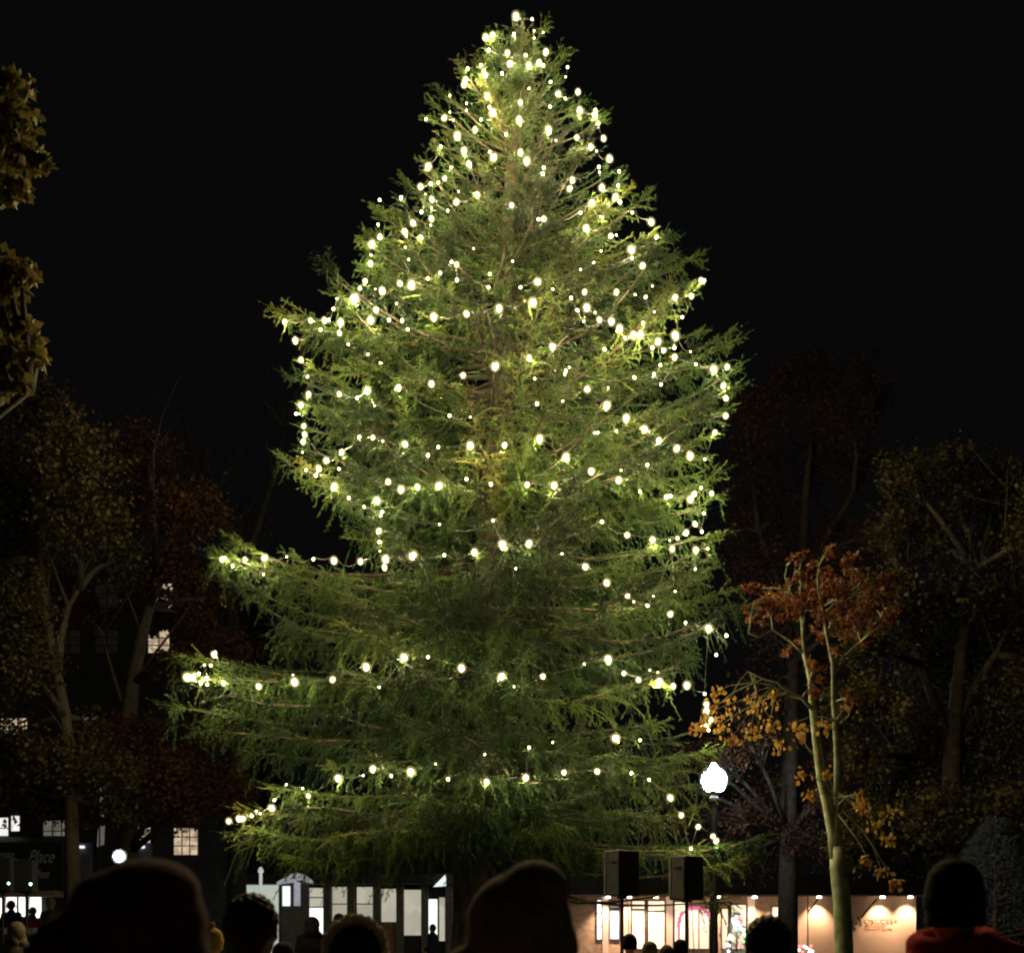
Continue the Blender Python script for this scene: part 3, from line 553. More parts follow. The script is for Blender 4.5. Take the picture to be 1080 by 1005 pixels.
amb_w = emat('amber_lit_glass', (1, .75, .5), .75, var=.65, scale=5)
dim_w = emat('dim_lit_glass', (.6, .55, .42), .25, var=.5, scale=4)
def txt(s, size, m, name, parent, loc, shear=0, extrude=.004, spacing=1.0, body_scale=(1, 1)):
    cu = bpy.data.curves.new(name, 'FONT'); cu.body = s; cu.size = size; cu.extrude = extrude; cu.shear = shear; cu.space_character = spacing
    o = bpy.data.objects.new(name, cu); COL.objects.link(o)
    dg = bpy.context.evaluated_depsgraph_get(); me = bpy.data.meshes.new_from_object(o.evaluated_get(dg)); COL.objects.unlink(o); bpy.data.objects.remove(o)
    me.materials.clear(); me.materials.append(m)
    n = bpy.data.objects.new(name, me); link(n, parent); n.location = loc; n.rotation_euler = (PI/2, 0, 0); n.scale = (body_scale[0], body_scale[1], 1)
    return n
def window(par, D, x0, x1, y0, y1, gm, bars=(1, 1), fr=.05, proud=.05, name='window', y=None):
    """a framed pane; px rect -> frame mesh (window) with a pane sub-part; coordinates relative to par"""
    a = P(x0, y1, D)-par.location; b = P(x1, y0, D)-par.location; yy = a.y if y is None else y
    f = MB(); f.box(a.x-fr, a.x, yy-proud, yy+.02, a.z-fr, b.z+fr); f.box(b.x, b.x+fr, yy-proud, yy+.02, a.z-fr, b.z+fr)
    f.box(a.x, b.x, yy-proud, yy+.02, b.z, b.z+fr); f.box(a.x, b.x, yy-proud, yy+.02, a.z-fr, a.z)
    for i in range(1, bars[0]):
        t = a.x+(b.x-a.x)*i/bars[0]; f.box(t-.02, t+.02, yy-proud*.8, yy+.018, a.z, b.z)
    for i in range(1, bars[1]):
        t = a.z+(b.z-a.z)*i/bars[1]; f.box(a.x, b.x, yy-proud*.6, yy+.016, t-.02, t+.02)
    w = f.build(name, frame_d, par)
    MB().box(a.x, b.x, yy-.012, yy+.005, a.z, b.z).build('pane', gm, w)
    return w
# --- left multi-storey building
D = 50.0; Lb = empty('building', (P(60, 0, D).x, D, 0)); tag(Lb, 'dark multi-storey building at left with lit windows and script-lettered awning', 'building')
k = D/F
def rel(x, y, o=Lb, D=50.0): v = P(x, y, D)-o.location; return v.x, v.z
x0, _ = rel(-260, 0); x1, _ = rel(236, 0); _, zs0 = rel(0, 945)
MB().box(x0, x1, .1, 12, zs0, 15.6).build('wall', stone_d, Lb)
MB().box(x0-.3, x1+.3, -.1, 12.3, 15.61, 16.0).build('roof', roof_d, Lb)
for r in [(-12, 8, 862, 884, soft_w, (1, 2)), (11, 20, 860, 876, soft_w, (1, 1)), (45, 74, 865, 887, dim_w, (3, 2)), (130, 158, 871, 889, amb_w, (2, 2)), (183, 208, 873, 901, amb_w, (3, 3)),
          (159, 182, 612, 640, amb_w, (2, 2)), (156, 178, 664, 688, amb_w, (2, 3)), (0, 28, 757, 774, amb_w, (3, 2)), (86, 104, 755, 766, dim_w, (2, 1)),
          (-60, -30, 753, 776, dim_w, (3, 2)), (60, 84, 664, 688, stone_g, (2, 3)), (100, 124, 664, 688, stone_g, (2, 3)), (100, 124, 612, 640, stone_g, (2, 2))]:
    window(Lb, D, r[0], r[1], r[2], r[3], r[4], r[5], y=.1)
for a, b in ((80, 97), (143, 160)):
    xa, za = rel(a, 940); xb_, zb = rel(b, 889); MB().box(xa, xb_, -.25, .098, 0, zb).build('pilaster', stone_g, Lb)
    xm = (xa+xb_)/2; MB().box(xm-.12, xm+.12, -.34, -.25, zb-.22, zb-.12).build('wall_lamp', emat('cool_lamp', (.8, .9, 1), 1.2), Lb)
xa, zt_ = rel(-70, 890); xb_, zb_ = rel(77, 939)
aw = MB(); aw.prism([(xa, zb_), (xb_, zb_), (xb_, zb_+.5), (xb_, zt_), (xa, zt_)], -1.2, -1.1)
aw.poly([(xa, -1.1, zt_), (xb_, -1.1, zt_), (xb_, .09, zt_+.35), (xa, .09, zt_+.35)]); aw.poly([(xb_, -1.1, zb_), (xb_, .09, zb_), (xb_, .09, zt_+.35), (xb_, -1.1, zt_)])
awo = aw.build('awning', awn, Lb)
script_m = mat('silver_lettering', (.62, .64, .62), .5, .1)
xt_, z1_ = rel(-9, 908); txt('Johnicean', .52, script_m, 'lettering', awo, (xt_, -1.215, z1_), shear=.55, spacing=.95, body_scale=(.72, 1.1))
xt_, z1_ = rel(41, 911); txt('Place', .66, script_m, 'lettering', awo, (xt_, -1.215, z1_), shear=.55, body_scale=(.75, 1.1))
xt_, z1_ = rel(44, 927); txt('West', .46, script_m, 'lettering', awo, (xt_, -1.215, z1_), shear=.45, body_scale=(.72, 1.1))
xa, za = rel(-70, 946); xb_, zb = rel(67, 939.3); MB().box(xa, xb_, -1.0, .08, za, zb).build('soffit', beige, Lb)
for r in [(-30, 4, 947, 968, white_w, (2, 1)), (6, 18, 946, 966, white_w, (1, 2)), (20, 27, 946, 966, white_w, (1, 1)), (31, 44, 944, 968, white_w, (1, 1))]:
    window(Lb, D, r[0], r[1], r[2], r[3], r[4], r[5], y=.0, name='shop_window')
xa, _ = rel(-260, 0); xb_, _ = rel(236, 0); _, zc = rel(0, 968.5)
MB().box(xa, xb_, .13, 11.9, 0, zs0-.002).build('ground_floor_wall', stone_d, Lb)
# a flag leaning off the wall
fl = empty('flag', P(105, 890, 47)); tag(fl, 'narrow pale banner on a slim pole left of the bright floodlight', 'flag')
fl.location.z = 0; zb = P(0, 893, 47).z; zt2 = P(0, 830, 47).z
MB().tube([(0, 0, 0), (0, 0, zt2)], .03, 8).build('pole', frame_d, fl)
fb = MB(); fb.poly([(.04, .0, zt2), (.22, .03, zt2-.6), (.2, -.03, zt2-1.15), (.02, 0, zt2-1.1), (-.02, 0, zt2-.4)]); fb.poly([(-.1, 0, zb), (.16, .03, zb+.1), (.2, 0, zb+.8), (.05, 0, zb+1.0), (-.06, -.02, zb+.6)])
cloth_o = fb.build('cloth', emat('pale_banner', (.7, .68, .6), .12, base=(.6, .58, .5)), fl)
so = cloth_o.modifiers.new('s', 'SOLIDIFY'); so.thickness = .012
# --- centre glazed hall
D = 45.0; Cb = empty('glazed_hall', (P(430, 0, D).x, D, 0)); tag(Cb, 'low glass-fronted hall with grey-green pillars glowing cream behind the spruce trunk', 'building')
def rc(x, y): v = P(x, y, 45)-Cb.location; return v.x, v.z
xa, ze = rc(250, 932.5); xb_, _ = rc(596, 0)
rf = MB(); rf.prism([(xa, ze), (xb_, ze), (xb_, ze+.35), (xa, ze+.35)], -.9, 9); rf.poly([(xa, -.9, ze+.352), (xb_, -.9, ze+.352), (xb_-1, 4, ze+1.7), (xa+1, 4, ze+1.7)])
rf.poly([(xb_, 9, ze+.352), (xa, 9, ze+.352), (xa+1, 4, ze+1.7), (xb_-1, 4, ze+1.7)]); rf.build('roof', roof_d, Cb)
xw, _ = rc(596, 0); xl, _ = rc(293, 0)
MB().box(xl, xw, .16, 8.5, 0, ze-.002).build('wall', stone_d, Cb)
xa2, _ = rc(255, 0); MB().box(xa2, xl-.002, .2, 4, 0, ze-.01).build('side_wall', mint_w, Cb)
for (a, b, t, bt, gm, br) in [(322, 341, 936, 956, cream_w, (1, 2)), (322, 341, 957, 985, cream_hi, (1, 1)), (350, 366, 935, 971, cream_w, (1, 2)), (376, 394, 935, 971, cream_w, (1, 2)), (402, 419, 937, 986, cream_w, (1, 1)),
                              (426, 445, 938, 986, cream_w, (1, 1)), (452, 461, 948, 992, cream_hi, (1, 1)), (463, 469, 946, 992, cream_w, (1, 1)), (480, 500, 938, 986, cream_w, (1, 1)), (520, 545, 938, 986, cream_w, (1, 1))]:
    window(Cb, D, a, b, t, bt, gm, br, fr=.04, y=.14)
for c in (318, 346, 371, 398, 422.5, 448.5, 474, 510, 550):
    xc, _ = rc(c, 0); MB().box(xc-.13, xc+.13, -.35, -.05, 0, ze-.003).build('pillar', col_grn, Cb)
xs0, _ = rc(349, 0); xs1, zs_ = rc(419, 971.8); MB().box(xs0, xs1, -.03, .1, 0, zs_).build('sill_wall', mat('reddish_brick', (.25, .14, .1), .9, .3, 8), Cb)
xa, za = rc(459, 936); xb_, zb = rc(472, 923); MB().prism([(xa, za), (xb_, za+.03), (xb_, zb)], -1.2, -1.1).build('canopy_tip', emat('lit_canvas', (.85, .95, .95), 1.0), Cb)
# --- lit kiosk and post
D = 40.0; kb = empty('kiosk', (P(306, 0, D).x, D, 0)); tag(kb, 'small white-lit kiosk with a gable roof beside the glazed hall', 'kiosk')
def rk(x, y): v = P(x, y, 40)-kb.location; return v.x, v.z
xa, za = rk(296, 952); xb_, zb = rk(318, 929); xm, zm = rk(312, 922)
MB().prism([(xa, 0), (xb_, 0), (xb_, zb), (xa, zb-.1)], .02, 1.6).build('wall', mat('kiosk_wall', (.12, .12, .1), .8), kb)
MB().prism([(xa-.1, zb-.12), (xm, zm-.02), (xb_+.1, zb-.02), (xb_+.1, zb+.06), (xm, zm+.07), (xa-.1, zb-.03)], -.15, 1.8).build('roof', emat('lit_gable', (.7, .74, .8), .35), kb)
x2, z2 = rk(306, 955); MB().box(xa+.06, x2, 0, .018, z2, zb-.16).build('panel', emat('cool_panel', (.85, .9, 1), 1.2), kb)
x3, _ = rk(310, 0); MB().box(x3, xb_-.04, 0, .018, z2, zb-.03).build('panel', emat('grey_panel', (.62, .62, .72), .5, var=.25, scale=9), kb)
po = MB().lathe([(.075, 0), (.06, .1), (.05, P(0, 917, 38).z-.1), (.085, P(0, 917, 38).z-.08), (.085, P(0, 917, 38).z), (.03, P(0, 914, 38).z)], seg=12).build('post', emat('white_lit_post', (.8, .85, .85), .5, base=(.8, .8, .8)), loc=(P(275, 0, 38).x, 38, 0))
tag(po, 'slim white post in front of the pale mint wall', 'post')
# --- right shop row
D = 45.0; Rb = empty('shop_row', (P(780, 0, D).x, D, 0)); tag(Rb, 'long low shop building with warm windows and floodlit peach sign wall', 'building')
def rr_(x, y): v = P(x, y, 45)-Rb.location; return v.x, v.z
xa, ze = rr_(598, 945); xb_, _ = rr_(968, 0)
MB().prism([(xa, ze+.02), (xb_, ze+.02), (xb_, ze+.75), (xa, ze+.75)], -1.5, 8).build('roof', roof_d, Rb)
fa = MB().box(xa, xb_, -1.52, -1.44, ze-.03, ze+.018); fa.build('fascia', mat('pinkish_fascia', (.45, .27, .22), .7), Rb)
xw0, _ = rr_(840, 0); MB().box(xa, xw0, .12, 7, 0, ze).build('wall', mat('peach_wall_dim', (.6, .4, .28), .8), Rb)
pw = mat('peach_render', (.66, .44, .31), .85, .05, 2, bump=.05)
MB().box(xw0+.002, xb_-.1, -.1, 7, 0, ze).build('sign_wall', pw, Rb)
for (a, b, t, bt, gm, br) in [(630, 634.5, 949, 990, white_w, (1, 3)), (643.5, 653, 950, 957, dim_w, (1, 1)), (643.5, 653, 960, 990, bluish_w, (1, 1)), (667, 680, 950, 958, warm_w, (1, 1)), (667, 680, 960, 1000, warm_w, (1, 1)),
                              (684, 701, 950, 960, warm_w, (1, 1)), (684, 701, 961, 1000, warm_w, (1, 1)), (712, 723, 951, 1000, warm_w, (1, 1)), (727, 748, 958, 1000, peach, (2, 1)), (762, 768, 958, 1000, peach, (1, 1)), (772, 787, 954, 1000, warm_w, (1, 2)), (815, 831, 956, 1000, peach, (1, 2))]:
    window(Rb, D, a, b, t, bt, gm, br, fr=.045, y=.11)
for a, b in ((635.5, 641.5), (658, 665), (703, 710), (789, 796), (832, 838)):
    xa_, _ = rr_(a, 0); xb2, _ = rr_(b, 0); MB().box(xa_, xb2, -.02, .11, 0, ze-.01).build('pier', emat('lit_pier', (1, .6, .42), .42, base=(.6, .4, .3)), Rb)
for a, b in ((704.5, 705.8), (842, 843)):
    xa_, _ = rr_(a, 0); xb2, _ = rr_(b, 0); MB().box(xa_, xb2, -1.4, -1.34, 0, ze+.01).build('roof_post', frame_d, Rb)
xA, zA = rr_(842.5, 963); xB, zB = rr_(854, 947); MB().tube([(xA, -1.36, zA), (xB, -1.36, zB)], .03, 6).build('brace', frame_d, Rb)
xA, zA = rr_(898, 968); xB, zB = rr_(915, 948); MB().tube([(xA, -1.2, zA), (xB, -1.2, zB)], .035, 6).build('brace', frame_d, Rb)
sg_t = mat('dark_olive_lettering', (.16, .12, .05), .6); sg_o = mat('orange_lettering', (.6, .28, .12), .6)
xs, zsn = rr_(910.5, 973.8); sgn = txt('OSCC55+', .30, sg_t, 'lettering', Rb, (xs, -.112, zsn), spacing=1.05, body_scale=(.92, .8))
xs, zsn = rr_(910.5, 977.0); txt('OSHAWA SENIOR', .115, sg_o, 'lettering', Rb, (xs, -.112, zsn), body_scale=(.85, .9))
xs, zsn = rr_(910.5, 980.4); txt('COMMUNITY CENTRES', .115, sg_o, 'lettering', Rb, (xs, -.112, zsn), body_scale=(.85, .9))
xc_, zc_ = rr_(902.5, 973.5)
for i0, i1, r0, r1 in ((-.5, 1.35, .24, .15), (2.6, 4.5, .25, .16)):
    lg = MB(); N = 12
    for i in range(N):
        a = i0+(i1-i0)*i/N; b = i0+(i1-i0)*(i+1)/N
        lg.poly([(xc_+r1*math.cos(a)*.75, -.112, zc_+r1*math.sin(a)), (xc_+r1*math.cos(b)*.75, -.112, zc_+r1*math.sin(b)), (xc_+r0*math.cos(b)*.75, -.112, zc_+r0*1.15*math.sin(b)), (xc_+r0*math.cos(a)*.75, -.112, zc_+r0*1.15*math.sin(a))])
    lg.build('emblem_arc', sg_t, Rb)
MB().lathe([(.045, -.006), (.045, .006)], seg=12).build('emblem_dot', sg_t, Rb, loc=(xc_, -.112, zc_)).rotation_euler = (PI/2, 0, 0)
lamp_m = emat('sign_and_fill_downlight', (1, .78, .55), 14)
for a in (860, 926, 955, 640, 662, 690, 727, 755, 793, 822):  # sign wall lamps, plus ones added over the windows to brighten the walls
    xl_, zl_ = rr_(a, 946.5); MB().lathe([(.09, -.04), (.07, .06)], (xl_, -.55, zl_+.02), 12).build('sign_and_fill_downlight', lamp_m, Rb)
    if True:
        L = bpy.data.lights.new('sign_and_fill_downlight', 'SPOT'); L.energy = 240; L.color = (1, .72, .48); L.spot_size = math.radians(95); L.spot_blend = .9; L.shadow_soft_size = .05
        lo = bpy.data.objects.new('sign_and_fill_beam', L); link(lo, Rb); lo.location = (xl_, -.52, zl_-.1); lo.rotation_euler = (math.radians(22), 0, 0)
# shop decorations
def arch(x0, x1, yt, D, m, label):
    a = P(x0, 0, D); b = P(x1, 0, D); zt = P(0, yt, D).z; w = (b.x-a.x)
    pts = [(0, 0, 0)]+[(w*.5-w*.5*math.cos(PI*i/12), 0, zt-w*.5+w*.5*math.sin(PI*i/12)) for i in range(13)]+[(w, 0, 0)]
    t = MB().tube(pts, .045, 8)
    for i in range(60):
        u = i/59*(len(pts)-1); k = min(int(u), len(pts)-2); v = Vector(pts[k]).lerp(Vector(pts[k+1]), u-k); t.ell(v+Vector((random.uniform(-.06, .06), random.uniform(-.06, .06), random.uniform(-.05, .05))), (.04,)*3, 6, 4)
    return tag(t.build('light_arch', m, loc=(a.x, D, 0)), label, 'light decoration')
arch(716, 751, 957, 43, emat('magenta_glow', (1, .2, .38), .8), 'magenta glowing arch in front of the warm shop windows')
dt = small_conifer('decorated_tree', 'small white decorated tree with coloured lights by the shop door', P(777, 0, 42).x, 42, P(0, 962, 42).z, .55, leafmat('white_needles', [(.6, .65, .6), (.7, .72, .7)]), 1500)
cm = [emat('light_'+n, c, 6) for n, c in (('white', (1, 1, 1)), ('red', (1, .1, .1)), ('green', (.1, 1, .35)), ('blue', (.2, .5, 1)))]
for i in range(44):
    z_ = random.uniform(.25, P(0, 964, 42).z); r = .52*(1-z_/P(0, 962, 42).z)**.85+.05; a = random.uniform(PI, 2*PI)
    MB().ell((0, 0, 0), (.04, .04, .045), 8, 6).build('light', cm[0] if random.random() < .55 else random.choice(cm[1:]), dt, loc=(r*math.cos(a), r*math.sin(a), z_))
ls = empty('flower_planter', (P(851, 0, 41).x, 41, 0)); tag(ls, 'low planter with tiny white and red lights below the floodlit sign wall', 'planter')
zt3 = P(0, 1004, 41).z; MB().lathe([(.22, 0), (.3, zt3-.12), (.33, zt3-.1), (.33, zt3-.04)], seg=16).build('pot', frame_d, ls)
for i in range(14):
    MB().ell((0, 0, 0), (.04,)*3, 8, 5).build('light', cm[0] if i % 2 else cm[1], ls, loc=(random.uniform(-.3, .3), random.uniform(-.2, .2), zt3+random.uniform(0, .22)))
# planters and hedge at the left
D = 33.0; hz = P(0, 984, D).z
hroot = empty('hedge', (P(10, 0, D).x, D, 0)); tag(hroot, 'clipped green hedge at the lower left behind the hooded person', 'hedge')
n = 9000; hp = np.stack([rng.uniform(-1.9, 1.6, n), rng.uniform(-.35, .35, n), rng.random(n)**.6*hz], 1)
link(bpy.data.objects.new('foliage', leaf_mesh('foliage', hp, .07, np.clip(rng.normal(size=n)*.2+.5, 0, 1), leafmat('hedge_leaves', [(.03, .09, .02), (.05, .16, .03), (.08, .2, .05)]))), hroot)
MB().box(-1.85, 1.55, -.28, .28, 0, hz-.06).build('stems', bark_d, hroot)
pm = MB().prism([(-.1, 0), (.1, 0), (.15, .2), (-.15, .2)], -.12, .12)
for i, (a, lab) in enumerate(((10, 'white flower box on the hedge, left of the face of the hooded woman'), (34, 'white flower box on the hedge, right of the hooded woman'))):
    o = MB().prism([(-.12, 0), (.12, 0), (.15, .17), (-.15, .17)], -.1, .1).build('flower_box', white_p, loc=(P(a, 0, D).x, D-.1, hz-.02)); tag(o, lab, 'flower box')
# ================================================================== LAMPS
lamp = empty('street_lamp', (P(753, 0, 30).x, 30, 0)); tag(lamp, 'tall post lamp with a glaring white globe right of the spruce', 'street lamp')
zl = P(0, 823, 30).z
MB().lathe([(.17, 0), (.17, .5), (.11, .6), (.095, 2), (.07, zl-.55), (.12, zl-.5), (.12, zl-.42), (.07, zl-.36), (.15, zl-.27)], seg=16).build('post', mat('black_iron', (.02, .02, .02), .5), lamp)
MB().lathe([(.13, -.28), (.23, -.22), (.29, -.08), (.30, .05), (.26, .18), (.17, .27), (.11, .3), (.07, .36), (.05, .42)], (0, 0, zl), 24).build('globe', emat('lamp_globe', (.93, 1, .96), 85, base=(.9, .9, .9)), lamp, smooth=True)
MB().ell((0, 0, 0), (.36, .36, .36), 28, 18).build('lamp_halo_shell', glow_volume('lamp_halo_glow', (.8, .95, 1), .5/.72), lamp, smooth=True, loc=(0, 0, zl+.02))  # added glow ball, larger than the globe, imitating its halo
MB().lathe([(.062, .42), (.03, .47), (.012, .53)], (0, 0, zl+.002), 12).build('finial', mat('iron', (.02, .02, .02), .5), lamp)
fd = 16.0; fl_ = empty('floodlight', (P(127, 0, fd).x, fd, 0)); tag(fl_, 'glaring cool white floodlight just above the large dark hood', 'floodlight')
zf = P(0, 903, fd).z
MB().tube([(0, .08, 0), (0, .08, zf-.08)], .02, 8).build('pole', frame_d, fl_)
MB().lathe([(.07, .0), (.1, .03), (.1, .05)], seg=16).build('housing', frame_d, fl_, loc=(0, 0, zf)).rotation_euler = (PI/2, 0, 0)
MB().lathe([(.062, 0), (.065, .012)], seg=16).build('lens', emat('flood_lens', (.88, .95, 1), 160), fl_, loc=(0, -.052, zf)).rotation_euler = (PI/2, 0, 0)
for k_ in range(3):
    a = k_*2.1; MB().tube([(0, .08, .6), (.35*math.cos(a), .08+.35*math.sin(a), .01)], .014, 6).build('leg', frame_d, fl_)
# ================================================================== PA SPEAKERS
cab = mat('speaker_black', (.015, .015, .017), .6, .2, 12); cab_s = mat('speaker_side', (.05, .05, .052), .5, .2, 12); cab_w = mat('pale_edge', (.3, .3, .3), .5)
led = emat('green_led', (.45, 1, .4), 14)
def speaker(cx_, y0_, y1_, D, w, rz, label, labs, leds=False, grp='loudspeakers on stands'):
    x = P(cx_, 0, D).x; zt = P(0, y0_, D).z; zb = P(0, y1_, D).z; h = zt-zb; d = w*.85
    st = empty('speaker_stand', (x, D, 0)); tag(st, labs, 'speaker stand', 'stands under the loudspeakers')
    MB().tube([(0, 0, .25), (0, 0, zb-.03)], .022, 10).build('pole', cab, st); MB().lathe([(.06, 0), (.06, .03)], (0, 0, zb-.03), 12).build('cap', cab, st)
    MB().lathe([(.04, .9), (.04, 1.0)], seg=12).build('collar', cab, st)
    for k_ in range(3):
        a = .5+k_*2*PI/3; MB().tube([(0, 0, .95), (.5*math.cos(a), .5*math.sin(a), .02)], .014, 8).build('leg', cab, st)
    MB().tube([(.06, -.02, zb), (.09, -.02, zb*.7), (.05, -.03, zb*.4), (.12, -.05, .02)], .006, 5).build('cable', cab, st)
    sp = empty('loudspeaker', (x, D, zb), rz); tag(sp, label, 'loudspeaker', grp)
    body = MB().prism([(-w/2, 0), (w/2, 0), (w/2, h), (-w/2, h)], -d/2, d/2); b = body.build('cabinet', cab, sp)
    bv = b.modifiers.new('b', 'BEVEL'); bv.width = .012; bv.segments = 2
    MB().box(-w/2+.02, w/2-.02, -d/2-.008, -d/2-.001, .02, h-.02).build('grille', cab, sp)
    MB().box(-w/2-.006, -w/2-.001, -d/2+.02, d/2-.02, .02, h-.02).build('side_panel', cab_s, sp)
    MB().box(-w/2-.012, -w/2-.004, d/2-.03, d/2-.004, .01, h-.01).build('trim', cab_w, sp)
    MB().box(-w/2-.03, -w/2-.007, -.05, .05, h*.72, h*.76).build('handle', cab, sp)
    if leds: MB().ell((0, 0, 0), (.02, .008, .02), 8, 6).build('led', led, sp, loc=(-w/2+.03 if leds < 0 else w/2-.03, -d/2-.012, .14))
speaker(656, 897, 945, 15.2, .33, math.radians(38), 'black loudspeaker on stand left of its twin, between trunk and street lamp', 'stand carrying the left of the two right-hand loudspeakers', 0)
speaker(724, 903, 949, 15.6, .33, math.radians(38), 'black loudspeaker under the last bulbs of the lowest light string', 'stand carrying the loudspeaker under the street lamp', 0)
speaker(28, 907, 941, 21, .31, 0, 'black loudspeaker in front of the lettered awning, the one fully in view', 'stand of the loudspeaker in front of the awning', 1)
speaker(3, 905, 940, 22, .42, 0, 'black loudspeaker cut off by the left edge of the picture', 'leftmost speaker stand at the picture edge', 1)
# ================================================================== PEOPLE
skin = mat('skin', (.42, .25, .17), .6, .08, 20, bump=.03)
def remesh(mb, name, m, vox, it=6, fac=.6):
    me = mb.mesh(name, None); o = bpy.data.objects.new(name, me); COL.objects.link(o)
    r = o.modifiers.new('r', 'REMESH'); r.mode = 'VOXEL'; r.voxel_size = vox; r.use_smooth_shade = True
    s = o.modifiers.new('s', 'SMOOTH'); s.factor = fac; s.iterations = it
    dg = bpy.context.evaluated_depsgraph_get(); out = bpy.data.meshes.new_from_object(o.evaluated_get(dg)); out.name = name
    bpy.data.objects.remove(o); out.materials.clear(); out.materials.append(m); return out
J = dict(hipL=(-.095, 0, .93), hipR=(.095, 0, .93), knL=(-.11, .01, .51), knR=(.105, .03, .51), anL=(-.12, -.01, .09), anR=(.12, .02, .09),
         shL=(-.175, 0, 1.415), shR=(.175, 0, 1.415), elL=(-.25, -.03, 1.14), elR=(.25, -.03, 1.14), wrL=(-.235, .13, .95), wrR=(.235, .13, .95))
def hand(b, w, d, pn, s):              # w wrist, d along the hand, pn palm normal
    w = Vector(w); d = Vector(d).normalized(); pn = Vector(pn).normalized(); t = d.cross(pn).normalized()*s
    for q in (-.022, -.007, .008, .022): b.cap(w+d*.01+t*q*.7, w+d*.085+t*q, .015, .012, 8)
    for q, l in ((-.031, .060), (-.0105, .075), (.0105, .080), (.031, .070)):
        a = w+d*.085+t*q; m_ = a+d*l*.5+pn*l*.12; e = m_+d*l*.40+pn*l*.32; b.cap(a, m_, .0092, .0085, 8); b.cap(m_, e, .0085, .0072, 8)
    a = w+d*.03+t*.026; m_ = a+t*.034+d*.030+pn*.008; e = m_+d*.034+pn*.012+t*.006; b.cap(a, m_, .013, .0105, 8); b.cap(m_, e, .0105, .008, 8)
def body_mesh(j, name):
    b = MB()
    b.ell((0, .0, 1.645), (.074, .092, .108), 20, 14); b.ell((0, .035, 1.585), (.052, .055, .058), 16, 10); b.ell((0, .062, 1.548), (.026, .024, .02), 12, 8)
    b.ell((0, .098, 1.617), (.0125, .02, .017), 10, 8); b.ell((0, .088, 1.64), (.009, .014, .03), 10, 8)          # nose
    b.ell((0, .088, 1.578), (.024, .012, .006), 10, 6); b.ell((0, .087, 1.569), (.02, .012, .006), 10, 6)            # lips
    for s in (-1, 1):
        b.ell((.032*s, .074, 1.645), (.015, .014, .011), 10, 8); b.ell((.032*s, .08, 1.664), (.02, .01, .006), 10, 6); b.ell((.077*s, -.005, 1.632), (.01, .02, .031), 10, 8)
        b.ell((.04*s, .065, 1.612), (.02, .02, .02), 10, 8)
    b.cap((0, -.012, 1.44), (0, -.005, 1.57), .062, .054, 14)
    b.ell((0, 0, 1.30), (.165, .105, .19), 18, 12); b.ell((0, 0, 1.09), (.14, .095, .16), 18, 12); b.ell((0, -.005, .95), (.165, .11, .12), 18, 12)
    b.cap((-.14, 0, 1.41), (.14, 0, 1.41), .06, .06, 12); b.cap((0, -.01, 1.38), (0, -.01, 1.47), .09, .06, 12)
    for s in 'LR':
        b.cap(j['hip'+s], j['kn'+s], .088, .055); b.cap(j['kn'+s], j['an'+s], .056, .036)
        k = Vector(j['kn'+s]).lerp(Vector(j['an'+s]), .3)+Vector((0, -.015, 0)); b.ell(k, (.05, .052, .1), 12, 8)
        a = Vector(j['an'+s]); b.cap(a+Vector((0, -.03, -.045)), a+Vector((0, .14, -.06)), .036, .028); 
        b.cap(j['sh'+s], j['el'+s], .056, .042); b.cap(j['el'+s], j['wr'+s], .042, .026)
        w = Vector(j['wr'+s]); d = (w-Vector(j['el'+s])).normalized(); sg = 1 if s == 'R' else -1
        hand(b, w, d, (-sg, .1, 0), -1 if s == 'R' else 1)
    return remesh(b, name, skin, .0065, 4, .5)
def coat_mesh(j, name, m, long=.62, puff=1.0, hood=None):
    b = MB(); p = puff
    b.ell((0, 0, 1.29), (.20*p, .145*p, .20), 20, 12); b.cap((0, -.01, 1.36), (0, -.008, 1.475), .11*p, .082, 16); b.cap((-.135*p, -.005, 1.405), (.135*p, -.005, 1.405), .078*p, .078*p, 14)
    b.lathe([(.165*p, long), (.185*p, long+.02), (.19*p, .9), (.18*p, 1.1), (.185*p, 1.25), (.16*p, 1.34)], (0, 0, 0), 24, 1, .74)
    for s in 'LR':
        b.cap(j['sh'+s], j['el'+s], .077*p, .062*p, 14); w = Vector(j['el'+s]).lerp(Vector(j['wr'+s]), .93); b.cap(j['el'+s], w, .062*p, .047*p, 14)
    for k in range(5):                  # quilting rolls
        b.lathe([(.17*p, -.02), (.196*p, 0), (.17*p, .02)], (0, 0, .78+k*.12), 24, 1, .76)
    b.lathe([(.075, 1.46), (.088, 1.48), (.085, 1.52), (.07, 1.53)], (0, -.006, 0), 20, 1, 1)
    return remesh(b, name, m, .012, 5, .5)
def trouser_mesh(j, name, m):
    b = MB(); b.ell((0, -.005, .94), (.178, .125, .13), 18, 12)
    for s in 'LR': b.cap(j['hip'+s], j['kn'+s], .10, .072, 14); b.cap(j['kn'+s], Vector(j['an'+s])+Vector((0, 0, .03)), .072, .060, 14)
    return remesh(b, name, m, .012, 4, .5)
def shoe_mesh(j, s, name, m):
    a = Vector(j['an'+s]); b = MB(); b.cap(a+Vector((0, -.035, -.04)), a+Vector((0, .145, -.052)), .05, .038, 14); b.cap(a+Vector((0, -.02, -.03)), a+Vector((0, -.01, .05)), .05, .052, 14)
    me = remesh(b, name, m, .01, 3, .5)
    return me
JP = dict(J); JP.update(elR=(.24, .10, 1.17), wrR=(.12, .30, 1.30))      # holding a phone up in front
bodyA = body_mesh(J, 'person_body'); bodyB = body_mesh(JP, 'person_body_phone')
def fab(n, c, v=.25, s=30): return mat(n, c, .95, v, s, bump=.35, bscale=140, spec=.1)
coats = {}
